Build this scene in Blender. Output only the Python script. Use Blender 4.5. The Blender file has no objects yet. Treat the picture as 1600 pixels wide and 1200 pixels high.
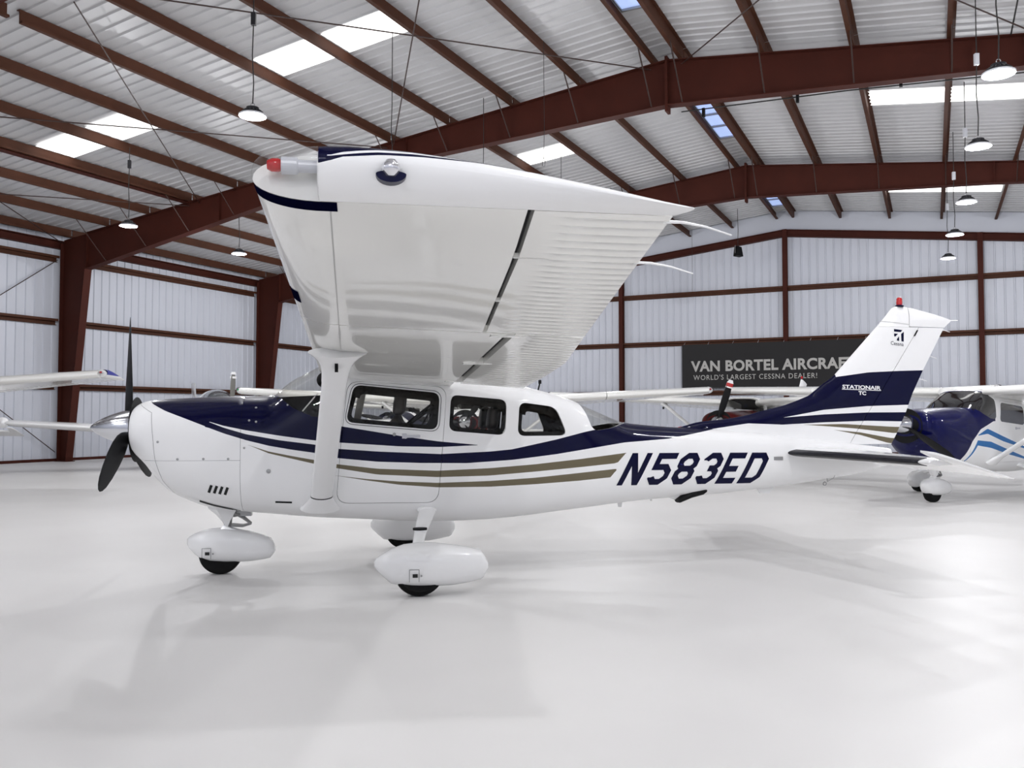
import bpy, bmesh, math
import numpy as np
from mathutils import Vector, Matrix

sc = bpy.context.scene
COL = sc.collection
PI = math.pi

# ------------------------------------------------------------------ camera, world, exposure
cam_d = bpy.data.cameras.new('camera')
cam_d.sensor_width = 36.0
cam_d.lens = 1345.0 / 1600.0 * 36.0
cam_d.clip_start, cam_d.clip_end = 0.05, 400
cam = bpy.data.objects.new('camera', cam_d)
cam.location = (0, 0, 1.477)
cam.rotation_euler = (math.radians(90) + math.atan(49.0 / 1345.0), 0, 0)
COL.objects.link(cam)
sc.camera = cam

world = bpy.data.worlds.new('overcast_sky')
world.use_nodes = True
bg = world.node_tree.nodes['Background']
bg.inputs[0].default_value = (0.93, 0.96, 1.0, 1)
bg.inputs[1].default_value = 0.8
sc.world = world
LAMP_W = 240.0
SKYLIGHT = 2.0

sc.view_settings.view_transform = 'Standard'
sc.view_settings.look = 'None'
sc.view_settings.gamma = 1.0
sc.view_settings.exposure = 0.0
sc.view_settings.use_curve_mapping = False
sc.cycles.use_denoising = True
sc.cycles.use_adaptive_sampling = True
sc.cycles.adaptive_threshold = 0.05
sc.cycles.adaptive_min_samples = 12
sc.cycles.max_bounces = 7
sc.cycles.diffuse_bounces = 3
sc.cycles.glossy_bounces = 3
sc.cycles.transmission_bounces = 8
sc.cycles.transparent_max_bounces = 12
sc.cycles.sample_clamp_indirect = 6
sc.cycles.caustics_reflective = False
sc.cycles.caustics_refractive = False

# ------------------------------------------------------------------ materials
MAT = {}
def mat(name, col, rough=0.5, metal=0.0, coat=0.0, spec=0.5, emit=None, emit_s=0, noise=0.0, nscale=5.0, bump=0.0, bscale=30.0, trans=0.0, alpha=None):
    if name in MAT: return MAT[name]
    m = bpy.data.materials.new(name); m.use_nodes = True
    nt = m.node_tree; b = nt.nodes['Principled BSDF']
    b.inputs['Base Color'].default_value = (*col, 1)
    b.inputs['Roughness'].default_value = rough
    b.inputs['Metallic'].default_value = metal
    b.inputs['Coat Weight'].default_value = coat
    b.inputs['Coat Roughness'].default_value = 0.04
    b.inputs['Specular IOR Level'].default_value = spec
    b.inputs['Transmission Weight'].default_value = trans
    if emit is not None:
        b.inputs['Emission Color'].default_value = (*emit, 1)
        b.inputs['Emission Strength'].default_value = emit_s
    tc = None
    if noise > 0 or bump > 0:
        tc = nt.nodes.new('ShaderNodeTexCoord')
    if noise > 0:
        n = nt.nodes.new('ShaderNodeTexNoise'); n.inputs['Scale'].default_value = nscale; n.inputs['Detail'].default_value = 5
        nt.links.new(tc.outputs['Object'], n.inputs['Vector'])
        mx = nt.nodes.new('ShaderNodeMix'); mx.data_type = 'RGBA'
        mx.inputs[6].default_value = (*[max(0, c * (1 - noise)) for c in col], 1)
        mx.inputs[7].default_value = (*[min(1, c * (1 + noise)) for c in col], 1)
        nt.links.new(n.outputs['Fac'], mx.inputs[0]); nt.links.new(mx.outputs[2], b.inputs['Base Color'])
    if bump > 0:
        n2 = nt.nodes.new('ShaderNodeTexNoise'); n2.inputs['Scale'].default_value = bscale
        nt.links.new(tc.outputs['Object'], n2.inputs['Vector'])
        bp = nt.nodes.new('ShaderNodeBump'); bp.inputs['Strength'].default_value = bump; bp.inputs['Distance'].default_value = 0.01
        nt.links.new(n2.outputs['Fac'], bp.inputs['Height']); nt.links.new(bp.outputs['Normal'], b.inputs['Normal'])
    MAT[name] = m
    return m

def glass(name, tint, rough=0.0, fac=0.12):
    """thin pane: tinted see-through with a glossy coat"""
    if name in MAT: return MAT[name]
    m = bpy.data.materials.new(name); m.use_nodes = True
    nt = m.node_tree; nt.nodes.remove(nt.nodes['Principled BSDF'])
    out = nt.nodes['Material Output']
    tr = nt.nodes.new('ShaderNodeBsdfTransparent'); tr.inputs[0].default_value = (*tint, 1)
    gl = nt.nodes.new('ShaderNodeBsdfGlossy'); gl.inputs['Roughness'].default_value = rough
    lw = nt.nodes.new('ShaderNodeLayerWeight'); lw.inputs[0].default_value = 0.5
    pw = nt.nodes.new('ShaderNodeMath'); pw.operation = 'POWER'; pw.inputs[1].default_value = 4.0
    fr = nt.nodes.new('ShaderNodeMath'); fr.operation = 'MULTIPLY_ADD'; fr.inputs[1].default_value = 0.3; fr.inputs[2].default_value = 0.015
    nt.links.new(lw.outputs['Facing'], pw.inputs[0]); nt.links.new(pw.outputs[0], fr.inputs[0])
    mx = nt.nodes.new('ShaderNodeMixShader')
    nt.links.new(fr.outputs[0], mx.inputs[0]); nt.links.new(tr.outputs[0], mx.inputs[1]); nt.links.new(gl.outputs[0], mx.inputs[2])
    nt.links.new(mx.outputs[0], out.inputs[0])
    MAT[name] = m
    return m

NAVY = (0.0018, 0.0022, 0.026)
TAN = (0.155, 0.132, 0.085)
WHITE = (0.88, 0.88, 0.885)
white = mat('white_paint', WHITE, 0.28, coat=0.9)
wing_white = mat('wing_white_paint', (0.89, 0.885, 0.855), 0.25, coat=0.8, bump=0.05, bscale=4.0)
navy = mat('navy_paint', NAVY, 0.3, coat=0.3, spec=0.05)
tan_m = mat('tan_paint', TAN, 0.4, coat=0.6)
rubber = mat('tire_rubber', (0.006, 0.006, 0.006), 0.8, spec=.2)
black = mat('black_paint', (0.005, 0.005, 0.006), 0.6, spec=.2)
boot = mat('deice_boot_rubber', (0.007, 0.007, 0.012), 0.4, spec=.25)
chrome = mat('polished_metal', (0.62, 0.63, 0.66), 0.12, metal=1.0)
steel = mat('grey_metal', (0.35, 0.35, 0.35), 0.35, metal=0.8)
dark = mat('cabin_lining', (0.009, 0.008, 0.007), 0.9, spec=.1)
cream = mat('cabin_post_trim', (0.55, 0.53, 0.47), 0.6)
leather = mat('brown_leather', (0.030, 0.022, 0.017), 0.5, bump=0.2, bscale=60)
belt = mat('belt_webbing', (0.006, 0.006, 0.006), 0.8)
pane_m = glass('tinted_acrylic', (0.95, 0.95, 0.94))
lens_m = glass('clear_lens', (0.97, 0.97, 0.97))
red_lens = mat('red_lens', (0.45, 0.004, 0.006), 0.15, coat=1.0)
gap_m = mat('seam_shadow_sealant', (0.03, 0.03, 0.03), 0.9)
red_steel = mat('primer_red_steel', (0.055, 0.0115, 0.0065), 0.7, spec=0.2, noise=0.25, nscale=1.5)
brown_steel = mat('primer_brown_purlin', (0.070, 0.024, 0.0115), 0.65, spec=0.25, noise=0.25, nscale=2.0)
panel_m = mat('white_wall_sheet', (0.60, 0.622, 0.69), 0.45, noise=0.05, nscale=0.8)
roof_m = mat('galvalume_roof_sheet', (0.60, 0.60, 0.615), 0.42, metal=0.1, noise=0.08, nscale=0.9)
sky_m = mat('translucent_skylight', (0.8, 0.8, 0.8), 0.5, emit=(1.0, 0.99, 0.96), emit_s=SKYLIGHT)
vent_m = mat('ridge_vent_light', (0.4, 0.5, 0.7), 0.5, emit=(0.42, 0.55, 0.95), emit_s=0.75)
cord_m = mat('black_cord', (0.012, 0.012, 0.012), 0.6)
rod_m = mat('bracing_rod_steel', (0.035, 0.014, 0.010), 0.5)
lamp_body = mat('lamp_housing', (0.03, 0.03, 0.035), 0.4, metal=0.4)
lamp_rim = mat('lamp_rim_white', (0.55, 0.56, 0.6), 0.3)
lamp_lens = mat('lamp_lens_lit', (0.9, 0.9, 1.0), 0.3, emit=(0.86, 0.90, 1.0), emit_s=22.0)
lamp_lens.cycles.emission_sampling = 'NONE'; vent_m.cycles.emission_sampling = 'NONE'
band_m = mat('navy_matte_band', (0.002, 0.0025, 0.014), 0.8, spec=0.0)
maroon = mat('maroon_paint', (0.075, 0.006, 0.006), 0.2, coat=1.0)
blue = mat('metallic_blue_paint', (0.004, 0.006, 0.16), 0.16, coat=1.0, metal=0.15)
grey_blade = mat('grey_blade_paint', (0.16, 0.155, 0.14), 0.5)
red_band = mat('red_blade_band', (0.45, 0.02, 0.02), 0.4)

# ------------------------------------------------------------------ helpers
def link(o, parent=None):
    COL.objects.link(o)
    if parent is not None: o.parent = parent
    return o

def empty(name, loc=(0, 0, 0), rz=0.0, parent=None):
    o = bpy.data.objects.new(name, None); o.empty_display_size = 0.2
    o.location = loc; o.rotation_euler = (0, 0, rz)
    return link(o, parent)

def tag(o, label=None, cat=None, group=None, kind=None):
    if label: o['label'] = label
    if cat: o['category'] = cat
    if group: o['group'] = group
    if kind: o['kind'] = kind
    return o

class MB:
    """collects geometry; build() makes ONE mesh object. flip mirrors Y (aircraft Y points to its left)."""
    def __init__(s): s.v = []; s.f = []; s.mi = []; s.cur = 0
    def add(s, vs, fs):
        o = len(s.v); s.v += [tuple(map(float, p)) for p in vs]
        s.f += [tuple(i + o for i in f) for f in fs]; s.mi += [s.cur] * len(fs)
        return s
    def box(s, a, b):
        x0, y0, z0 = a; x1, y1, z1 = b
        return s.add([(x0, y0, z0), (x1, y0, z0), (x1, y1, z0), (x0, y1, z0), (x0, y0, z1), (x1, y0, z1), (x1, y1, z1), (x0, y1, z1)],
                     [(3, 2, 1, 0), (4, 5, 6, 7), (0, 1, 5, 4), (1, 2, 6, 5), (2, 3, 7, 6), (3, 0, 4, 7)])
    def hexa(s, p):  # 8 points like a box
        return s.add(p, [(3, 2, 1, 0), (4, 5, 6, 7), (0, 1, 5, 4), (1, 2, 6, 5), (2, 3, 7, 6), (3, 0, 4, 7)])
    def rings(s, R, cap=True, closed=True):
        n = len(R[0]); vs = [p for r in R for p in r]; fs = []
        for i in range(len(R) - 1):
            for j in range(n if closed else n - 1):
                k = (j + 1) % n
                fs.append((i * n + j, i * n + k, (i + 1) * n + k, (i + 1) * n + j))
        if cap:
            fs.append(tuple(range(n))[::-1]); fs.append(tuple((len(R) - 1) * n + j for j in range(n)))
        return s.add(vs, fs)
    def tube(s, pts, r, n=8, cap=True):
        pts = [Vector(p) for p in pts]; R = []
        rr = r if isinstance(r, (list, tuple)) else [r] * len(pts)
        for i, p in enumerate(pts):
            t = (pts[min(i + 1, len(pts) - 1)] - pts[max(i - 1, 0)]).normalized()
            a = Vector((0, 0, 1)) if abs(t.z) < 0.9 else Vector((1, 0, 0))
            u = t.cross(a).normalized(); w = t.cross(u)
            R.append([p + (u * math.cos(2 * PI * k / n) + w * math.sin(2 * PI * k / n)) * rr[i] for k in range(n)])
        return s.rings(R, cap)
    def lathe(s, prof, n=24, axis='z', c=(0, 0, 0)):
        R = []
        for (r, h) in prof:
            ring = []
            for k in range(n):
                a = 2 * PI * k / n; x, y = r * math.cos(a), r * math.sin(a)
                ring.append({'z': (c[0] + x, c[1] + y, c[2] + h), 'x': (c[0] + h, c[1] + x, c[2] + y), 'y': (c[0] + x, c[1] + h, c[2] + y)}[axis])
            R.append(ring)
        return s.rings(R, prof[0] != prof[-1])
    def prism(s, poly, y0, y1):  # polygon in X,Z extruded along Y
        n = len(poly)
        vs = [(x, y0, z) for x, z in poly] + [(x, y1, z) for x, z in poly]
        fs = [tuple(range(n)), tuple(range(2 * n - 1, n - 1, -1))] + [(i, i + n, (i + 1) % n + n, (i + 1) % n) for i in range(n)]
        return s.add(vs, fs)
    def mesh(s, name, mats, flip=False, smooth=None, recalc=True):
        me = bpy.data.meshes.new(name)
        v = [(x, -y, z) for x, y, z in s.v] if flip else s.v
        me.from_pydata(v, [], s.f)
        for m in (mats if isinstance(mats, (list, tuple)) else [mats]): me.materials.append(m)
        me.polygons.foreach_set('material_index', s.mi)
        if recalc: fixn(me)
        shade(me, smooth)
        return me
    def build(s, name, mats, parent=None, flip=False, smooth=None, recalc=True):
        return link(bpy.data.objects.new(name, s.mesh(name, mats, flip, smooth, recalc)), parent)

def fixn(me):
    bm = bmesh.new(); bm.from_mesh(me)
    bmesh.ops.remove_doubles(bm, verts=bm.verts, dist=1e-5)
    bmesh.ops.recalc_face_normals(bm, faces=bm.faces)
    bm.to_mesh(me); bm.free(); me.update()

def shade(me, ang):
    if ang is None: return
    me.polygons.foreach_set('use_smooth', [True] * len(me.polygons))
    me.set_sharp_from_angle(angle=math.radians(ang))
    me.update()

def boolean(me_a, me_b, op):
    """mesh boolean; returns a new mesh"""
    a = bpy.data.objects.new('tmp_a', me_a); b = bpy.data.objects.new('tmp_b', me_b)
    COL.objects.link(a); COL.objects.link(b)
    md = a.modifiers.new('b', 'BOOLEAN'); md.object = b; md.operation = op; md.solver = 'EXACT'
    md.material_mode = 'INDEX'
    dg = bpy.context.evaluated_depsgraph_get(); dg.update()
    r = bpy.data.meshes.new_from_object(a.evaluated_get(dg))
    bpy.data.objects.remove(a); bpy.data.objects.remove(b)
    return r

def cut_plane(me, co, no, keep_below=True):
    """keep the side of a plane (no fill)"""
    r = me.copy(); bm = bmesh.new(); bm.from_mesh(r)
    bmesh.ops.bisect_plane(bm, geom=bm.verts[:] + bm.edges[:] + bm.faces[:], plane_co=co, plane_no=no, clear_outer=keep_below, clear_inner=not keep_below)
    bm.to_mesh(r); bm.free()
    return r

def round_poly(pts, rad, seg=6):
    """fillet every corner of a polygon"""
    out = []; n = len(pts)
    for i in range(n):
        p0, p, p1 = Vector(pts[i - 1]), Vector(pts[i]), Vector(pts[(i + 1) % n])
        a = (p0 - p); b = (p1 - p); r = min(rad, a.length * .48, b.length * .48)
        s, e = p + a.normalized() * r, p + b.normalized() * r
        for k in range(seg + 1):
            t = k / seg
            q = s * (1 - t) ** 2 + p * 2 * t * (1 - t) + e * t * t
            out.append((q.x, q.y))
    return out

def text_geo(txt, size=1.0, sx=1.0, bold=0.0, spacing=1.0):
    cu = bpy.data.curves.new('lettering', 'FONT'); cu.body = txt; cu.size = size; cu.offset = bold; cu.space_character = spacing
    cu.resolution_u = 4
    o = bpy.data.objects.new('tmp_text', cu); COL.objects.link(o)
    dg = bpy.context.evaluated_depsgraph_get(); dg.update()
    me = bpy.data.meshes.new_from_object(o.evaluated_get(dg))
    v = [(p.co.x * sx, p.co.y) for p in me.vertices]; f = [tuple(p.vertices) for p in me.polygons]
    bpy.data.objects.remove(o); bpy.data.curves.remove(cu); bpy.data.meshes.remove(me)
    xs = [p[0] for p in v]; ys = [p[1] for p in v]
    return v, f, (min(xs), max(xs), min(ys), max(ys))

def islands(v, f):
    par = list(range(len(v)))
    def find(i):
        while par[i] != i: par[i] = par[par[i]]; i = par[i]
        return i
    for q in f:
        for j in q[1:]: par[find(q[0])] = find(j)
    G = {}
    for q in f: G.setdefault(find(q[0]), []).append(q)
    out = []
    for fs in G.values():
        ids = sorted({i for q in fs for i in q}); mp = {i: k for k, i in enumerate(ids)}
        out.append(([v[i] for i in ids], [tuple(mp[i] for i in q) for q in fs]))
    return out

# ------------------------------------------------------------------ the hangar (u: from end wall towards the open door, v: from side wall across, z up)
YAW = math.radians(26.06)
BX, BY = -7.268, 43.138
BROT = math.atan2(-math.cos(YAW), -math.sin(YAW))
def bw(u, v, z=0.0):
    return (BX + v * math.cos(YAW) - u * math.sin(YAW), BY - v * math.sin(YAW) - u * math.cos(YAW), z)
RIDGE, WID, LEN = 20.27, 40.54, 44.0
def rz(v): return 9.38 - 0.111 * abs(v - RIDGE)
def bempty(name, kind='structure'):
    return tag(empty(name, (BX, BY, 0), BROT), kind=kind)

# floor
floor_m = mat('floor_epoxy', (0.74, 0.728, 0.722), 0.42, spec=0.22)
nt = floor_m.node_tree; b_ = nt.nodes['Principled BSDF']
tc = nt.nodes.new('ShaderNodeTexCoord')
n1 = nt.nodes.new('ShaderNodeTexNoise'); n1.inputs['Scale'].default_value = 0.35; n1.inputs['Detail'].default_value = 4
cr = nt.nodes.new('ShaderNodeValToRGB')
cr.color_ramp.elements[0].position = 0.3; cr.color_ramp.elements[0].color = (0.70, 0.69, 0.682, 1)
cr.color_ramp.elements[1].position = 0.7; cr.color_ramp.elements[1].color = (0.775, 0.765, 0.757, 1)
nt.links.new(tc.outputs['Object'], n1.inputs['Vector'])
nt.links.new(n1.outputs['Fac'], cr.inputs[0]); nt.links.new(cr.outputs[0], b_.inputs['Base Color'])
m = MB(); m.box((-0.3, -0.3, -0.3), (LEN, WID + 0.3, 0.0))
fl = m.build('floor', floor_m); fl.location = (BX, BY, 0); fl.rotation_euler = (0, 0, BROT)
tag(fl, 'glossy off-white sealed hangar floor', kind='structure')
m = MB(); m.box((LEN + 0.002, -30, -0.3), (LEN + 60, WID + 30, -0.012))
ap = m.build('ground', mat('apron_concrete', (0.42, 0.41, 0.39), 0.8, noise=0.1, nscale=0.5)); ap.location = (BX, BY, 0); ap.rotation_euler = (0, 0, BROT)
tag(ap, 'pale concrete apron outside the hangar door', kind='structure')

def ribs_profile(w, n=3, depth=0.032, top=0.03, base=0.075):
    """cross-section (offset along width, proud) of a ribbed sheet"""
    P = [(0.0, 0.0)]; step = w / n
    for k in range(n):
        c = (k + 0.5) * step
        for q in (-0.25, 0.25):   # two small stiffening beads between the main ribs
            pass
        P += [(c - base / 2, 0), (c - top / 2, depth), (c + top / 2, depth), (c + base / 2, 0)]
    P.append((w, 0.0))
    return P
PW = 0.914
RP = ribs_profile(PW)

def wall_panel_mesh(h0, h1):
    """standing ribbed sheet: x along the wall, ribs towards -y; top follows a slope h0..h1"""
    m = MB(); n = len(RP)
    vs = [(x, -d, 0.02) for x, d in RP] + [(x, -d, h0 + (h1 - h0) * x / PW) for x, d in RP]
    m.add(vs, [(i, i + 1, n + i + 1, n + i) for i in range(n - 1)])
    return m.mesh('wall_panel', panel_m, recalc=False)

# side wall on the aircraft's far left (v = 0)
wl = bempty('wall_left')
me = wall_panel_mesh(7.42, 7.42)
for k in range(int(LEN / PW)):
    o = link(bpy.data.objects.new('wall_panel', me), wl); o.matrix_local = Matrix(((1, 0, 0, k * PW), (0, -1, 0, 0.0), (0, 0, 1, 0), (0, 0, 0, 1)))
def girt_mesh(L):
    m = MB(); m.box((0, 0.036, -0.10), (L, 0.052, 0.10)); m.box((0, 0.052, 0.084), (L, 0.20, 0.10)); m.box((0, 0.184, 0.02), (L, 0.20, 0.084)); m.box((0, 0.052, -0.10), (L, 0.115, -0.086))
    return m
for (a, b) in ((0.05, 7.9), (8.1, 16.86), (17.14, 25.9), (26.1, 34.9), (35.1, 43.9)):
    for z in (2.40, 4.485, 6.525):
        g = girt_mesh(b - a).build('girt', brown_steel, wl); g.location = (a, 0, z)
m = MB(); m.box((0, 0.034, 0), (LEN, 0.06, 0.09)); m.build('base_angle', red_steel, wl)
m = MB(); m.box((0, 0.02, 6.86), (LEN, 0.10, 7.12)); m.box((0, 0.10, 7.09), (LEN, 0.24, 7.12)); m.box((0, 0.10, 6.86), (LEN, 0.2, 6.885)); m.build('eave_strut', red_steel, wl)
for k, (p, q) in enumerate((((17.15, 0.12, 6.5), (25.9, 0.12, 0.1)), ((17.15, 0.16, 0.3), (25.9, 0.16, 6.7)))):
    MB().tube([p, q], 0.014, 6).build('brace_rod', rod_m, wl)

# end wall (u = 0)
wb = bempty('wall_back')
k = 0; v = 0.0
while v < WID - 0.5:
    me = wall_panel_mesh(rz(v) + 0.29, rz(v + PW) + 0.29)
    o = link(bpy.data.objects.new('wall_panel', me), wb)
    o.matrix_local = Matrix(((0, -1, 0, 0.0), (1, 0, 0, v), (0, 0, 1, 0), (0, 0, 0, 1)))
    v += PW
POSTS = [RIDGE - 13.676, RIDGE - 6.838, RIDGE, RIDGE + 6.838, RIDGE + 13.676]
for vp in POSTS:
    m = MB(); zt = rz(vp) - 0.5
    m.box((0.24, vp - 0.09, 0), (0.256, vp + 0.09, zt)); m.box((0.034, vp - 0.09, 0), (0.05, vp + 0.09, zt)); m.box((0.05, vp - 0.008, 0), (0.24, vp + 0.008, zt))
    m.build('post', red_steel, wb)
seg = [0.1] + POSTS + [WID - 0.1]
for i in range(len(seg) - 1):
    for z in (2.40, 4.485, 6.525):
        L = seg[i + 1] - seg[i] - 0.18
        g = girt_mesh(L).build('girt', brown_steel, wb)
        g.matrix_local = Matrix(((0, 1, 0, 0), (1, 0, 0, seg[i] + 0.09), (0, 0, 1, z), (0, 0, 0, 1)))
for s in (0, 1):   # end rafter under a pale rake trim
    v0, v1 = (0.1, RIDGE) if s == 0 else (RIDGE, WID - 0.1)
    m = MB()
    for (z0, z1, u0, u1) in ((-0.78, -0.755, 0.02, 0.27), (-0.53, -0.505, 0.02, 0.27), (-0.755, -0.53, 0.13, 0.15)):
        m.hexa([(u0, v0, rz(v0) + z0), (u1, v0, rz(v0) + z0), (u1, v1, rz(v1) + z0), (u0, v1, rz(v1) + z0), (u0, v0, rz(v0) + z1), (u1, v0, rz(v0) + z1), (u1, v1, rz(v1) + z1), (u0, v1, rz(v1) + z1)])
    m.build('end_rafter', red_steel, wb)
    m = MB(); m.hexa([(0.03, v0, rz(v0) - 0.5), (0.06, v0, rz(v0) - 0.5), (0.06, v1, rz(v1) - 0.5), (0.03, v1, rz(v1) - 0.5), (0.03, v0, rz(v0) + 0.26), (0.06, v0, rz(v0) + 0.26), (0.06, v1, rz(v1) + 0.26), (0.03, v1, rz(v1) + 0.26)])
    m.build('rake_trim', panel_m, wb)
m = MB(); m.box((0.034, 0, 0), (0.06, WID, 0.09)); m.build('base_angle', red_steel, wb)

# opposite side wall, out of frame
wr = bempty('wall_right')
me = wall_panel_mesh(7.42, 7.42)
for k in range(int(LEN / PW)):
    o = link(bpy.data.objects.new('wall_panel', me), wr); o.location = (k * PW, WID, 0)

# closed hangar door behind the camera
wf_ = bempty('wall_front')
v = 0.0
while v < WID - 0.5:
    me = wall_panel_mesh(rz(v) + 0.29, rz(v + PW) + 0.29)
    o = link(bpy.data.objects.new('door_panel', me), wf_)
    o.matrix_local = Matrix(((0, 1, 0, LEN - .02), (1, 0, 0, v), (0, 0, 1, 0), (0, 0, 0, 1)))
    v += PW

# roof: ribbed sheets, purlins, skylights
ce = bempty('ceiling')
SLOPE = math.hypot(RIDGE + 0.1, 0.111 * RIDGE)
def roof_sheet(side):
    m = MB(); n = len(RP); vs = []
    for (v) in ((-0.15, RIDGE) if side < 0 else (RIDGE, WID + 0.15)):
        vs += [(x, v, rz(v) + 0.295 - d * 0.9) for x, d in RP]
    m.add(vs, [(i, i + 1, n + i + 1, n + i) for i in range(n - 1)])
    return m.mesh('roof_panel', roof_m, recalc=False)
for s in (-1, 1):
    me = roof_sheet(s)
    for k in range(int(LEN / PW) + 1):
        o = link(bpy.data.objects.new('roof_panel', me), ce); o.location = (k * PW - 0.2, 0, 0)
PV = [19.93 - 1.76 * k for k in range(12)] + [20.63 + 1.76 * k for k in range(12)]
def purlin_mesh(L):
    m = MB(); m.box((0, -0.008, 0), (L, 0.008, 0.26)); m.box((0, 0.008, 0), (L, 0.08, 0.014)); m.box((0, 0.07, 0.014), (L, 0.08, 0.045)); m.box((0, -0.08, 0.246), (L, -0.008, 0.26))
    return m.mesh('purlin', brown_steel)
pm = [purlin_mesh(7.9), purlin_mesh(8.95), purlin_mesh(8.95), purlin_mesh(17.5)]
for v in PV:
    for L, (a) in zip(pm, (0.06, 8.02, 17.02, 26.2)):
        o = link(bpy.data.objects.new('purlin', L), ce); o.location = (a, v, rz(v) + 0.005)
        if v > RIDGE: o.matrix_local = Matrix(((1, 0, 0, a), (0, -1, 0, v), (0, 0, 1, rz(v) + 0.005), (0, 0, 0, 1)))
m = MB()      # heavier red strut between two frames, in the place of a purlin
for z0, z1, w_ in ((-.02, 0.0, .10), (.26, .28, .10), (0.0, .26, .01)): m.box((17.05, 5.85 - w_ - .1, rz(5.85) + z0 - .02), (27.2, 5.85 + w_ - .1, rz(5.85) + z1 - .02))
m.build('strut_beam', red_steel, ce)
def skylight(u0, u1, v0, v1):
    m = MB(); n = 9
    vs = [(u0 + (u1 - u0) * i / (n - 1), v, rz(v) + 0.256 + (0.006 if i % 2 else 0)) for v in (v0, v1) for i in range(n)]
    vs += [(x, y, z + 0.006) for x, y, z in vs]
    fs = [(i, i + 1, n + i + 1, n + i) for i in range(n - 1)]
    m.add(vs[:2 * n], fs); m.build('skylight', sky_m, ce, recalc=False)
for a in ((20.95, 22.0, 5.9, 7.55), (20.95, 22.0, 7.67, 9.3), (21.2, 22.15, 12.95, 14.6), (21.2, 22.15, 14.7, 16.35), (12.25, 13.2, 14.7, 16.35), (12.6, 13.6, 24.2, 25.85), (12.6, 13.6, 25.97, 29.3),
          (3.3, 4.2, 24.2, 25.85), (3.3, 4.2, 25.97, 27.6), (21.2, 22.15, 24.2, 29.3), (30.0, 31.0, 5.9, 9.3), (30.0, 31.0, 13, 16.3), (30.0, 31.0, 24.2, 29.3)):
    skylight(*a)
for (u0, u1) in ((10.6, 13.6), (1.5, 4.5), (19.4, 22.4)):   # ridge ventilators
    m = MB(); m.box((u0, 20.02, 9.58), (u1, 20.54, 9.595)); rv = m.build('ridge_vent', vent_m, ce)
    m = MB()
    for q in (0.0, 0.36, 0.70, 1.0):
        u = u0 + (u1 - u0) * q; m.box((u - 0.03, 20.0, 9.53), (u + 0.03, 20.56, 9.575))
    m.box((u0, 20.0, 9.54), (u1, 20.03, 9.575)); m.box((u0, 20.53, 9.54), (u1, 20.56, 9.575))
    m.build('frame', steel, rv)
for p, q in (((26, 12.6), (17.05, 6.2)), ((26, 6.1), (17.05, 12.8)), ((26, -0.0), (17.05, 5.8)), ((26, 6.1), (17.05, 0.2)), ((26, 13.2), (17.05, 19.9)), ((26, 19.9), (17.05, 13.0)),
             ((26, 27.6), (17.05, 20.6)), ((26, 20.6), (17.05, 27.5))):
    MB().tube([(p[0], p[1], rz(p[1]) - 0.10), (q[0], q[1], rz(q[1]) - 0.10)], 0.014, 6).build('brace_rod', rod_m, ce)

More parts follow.
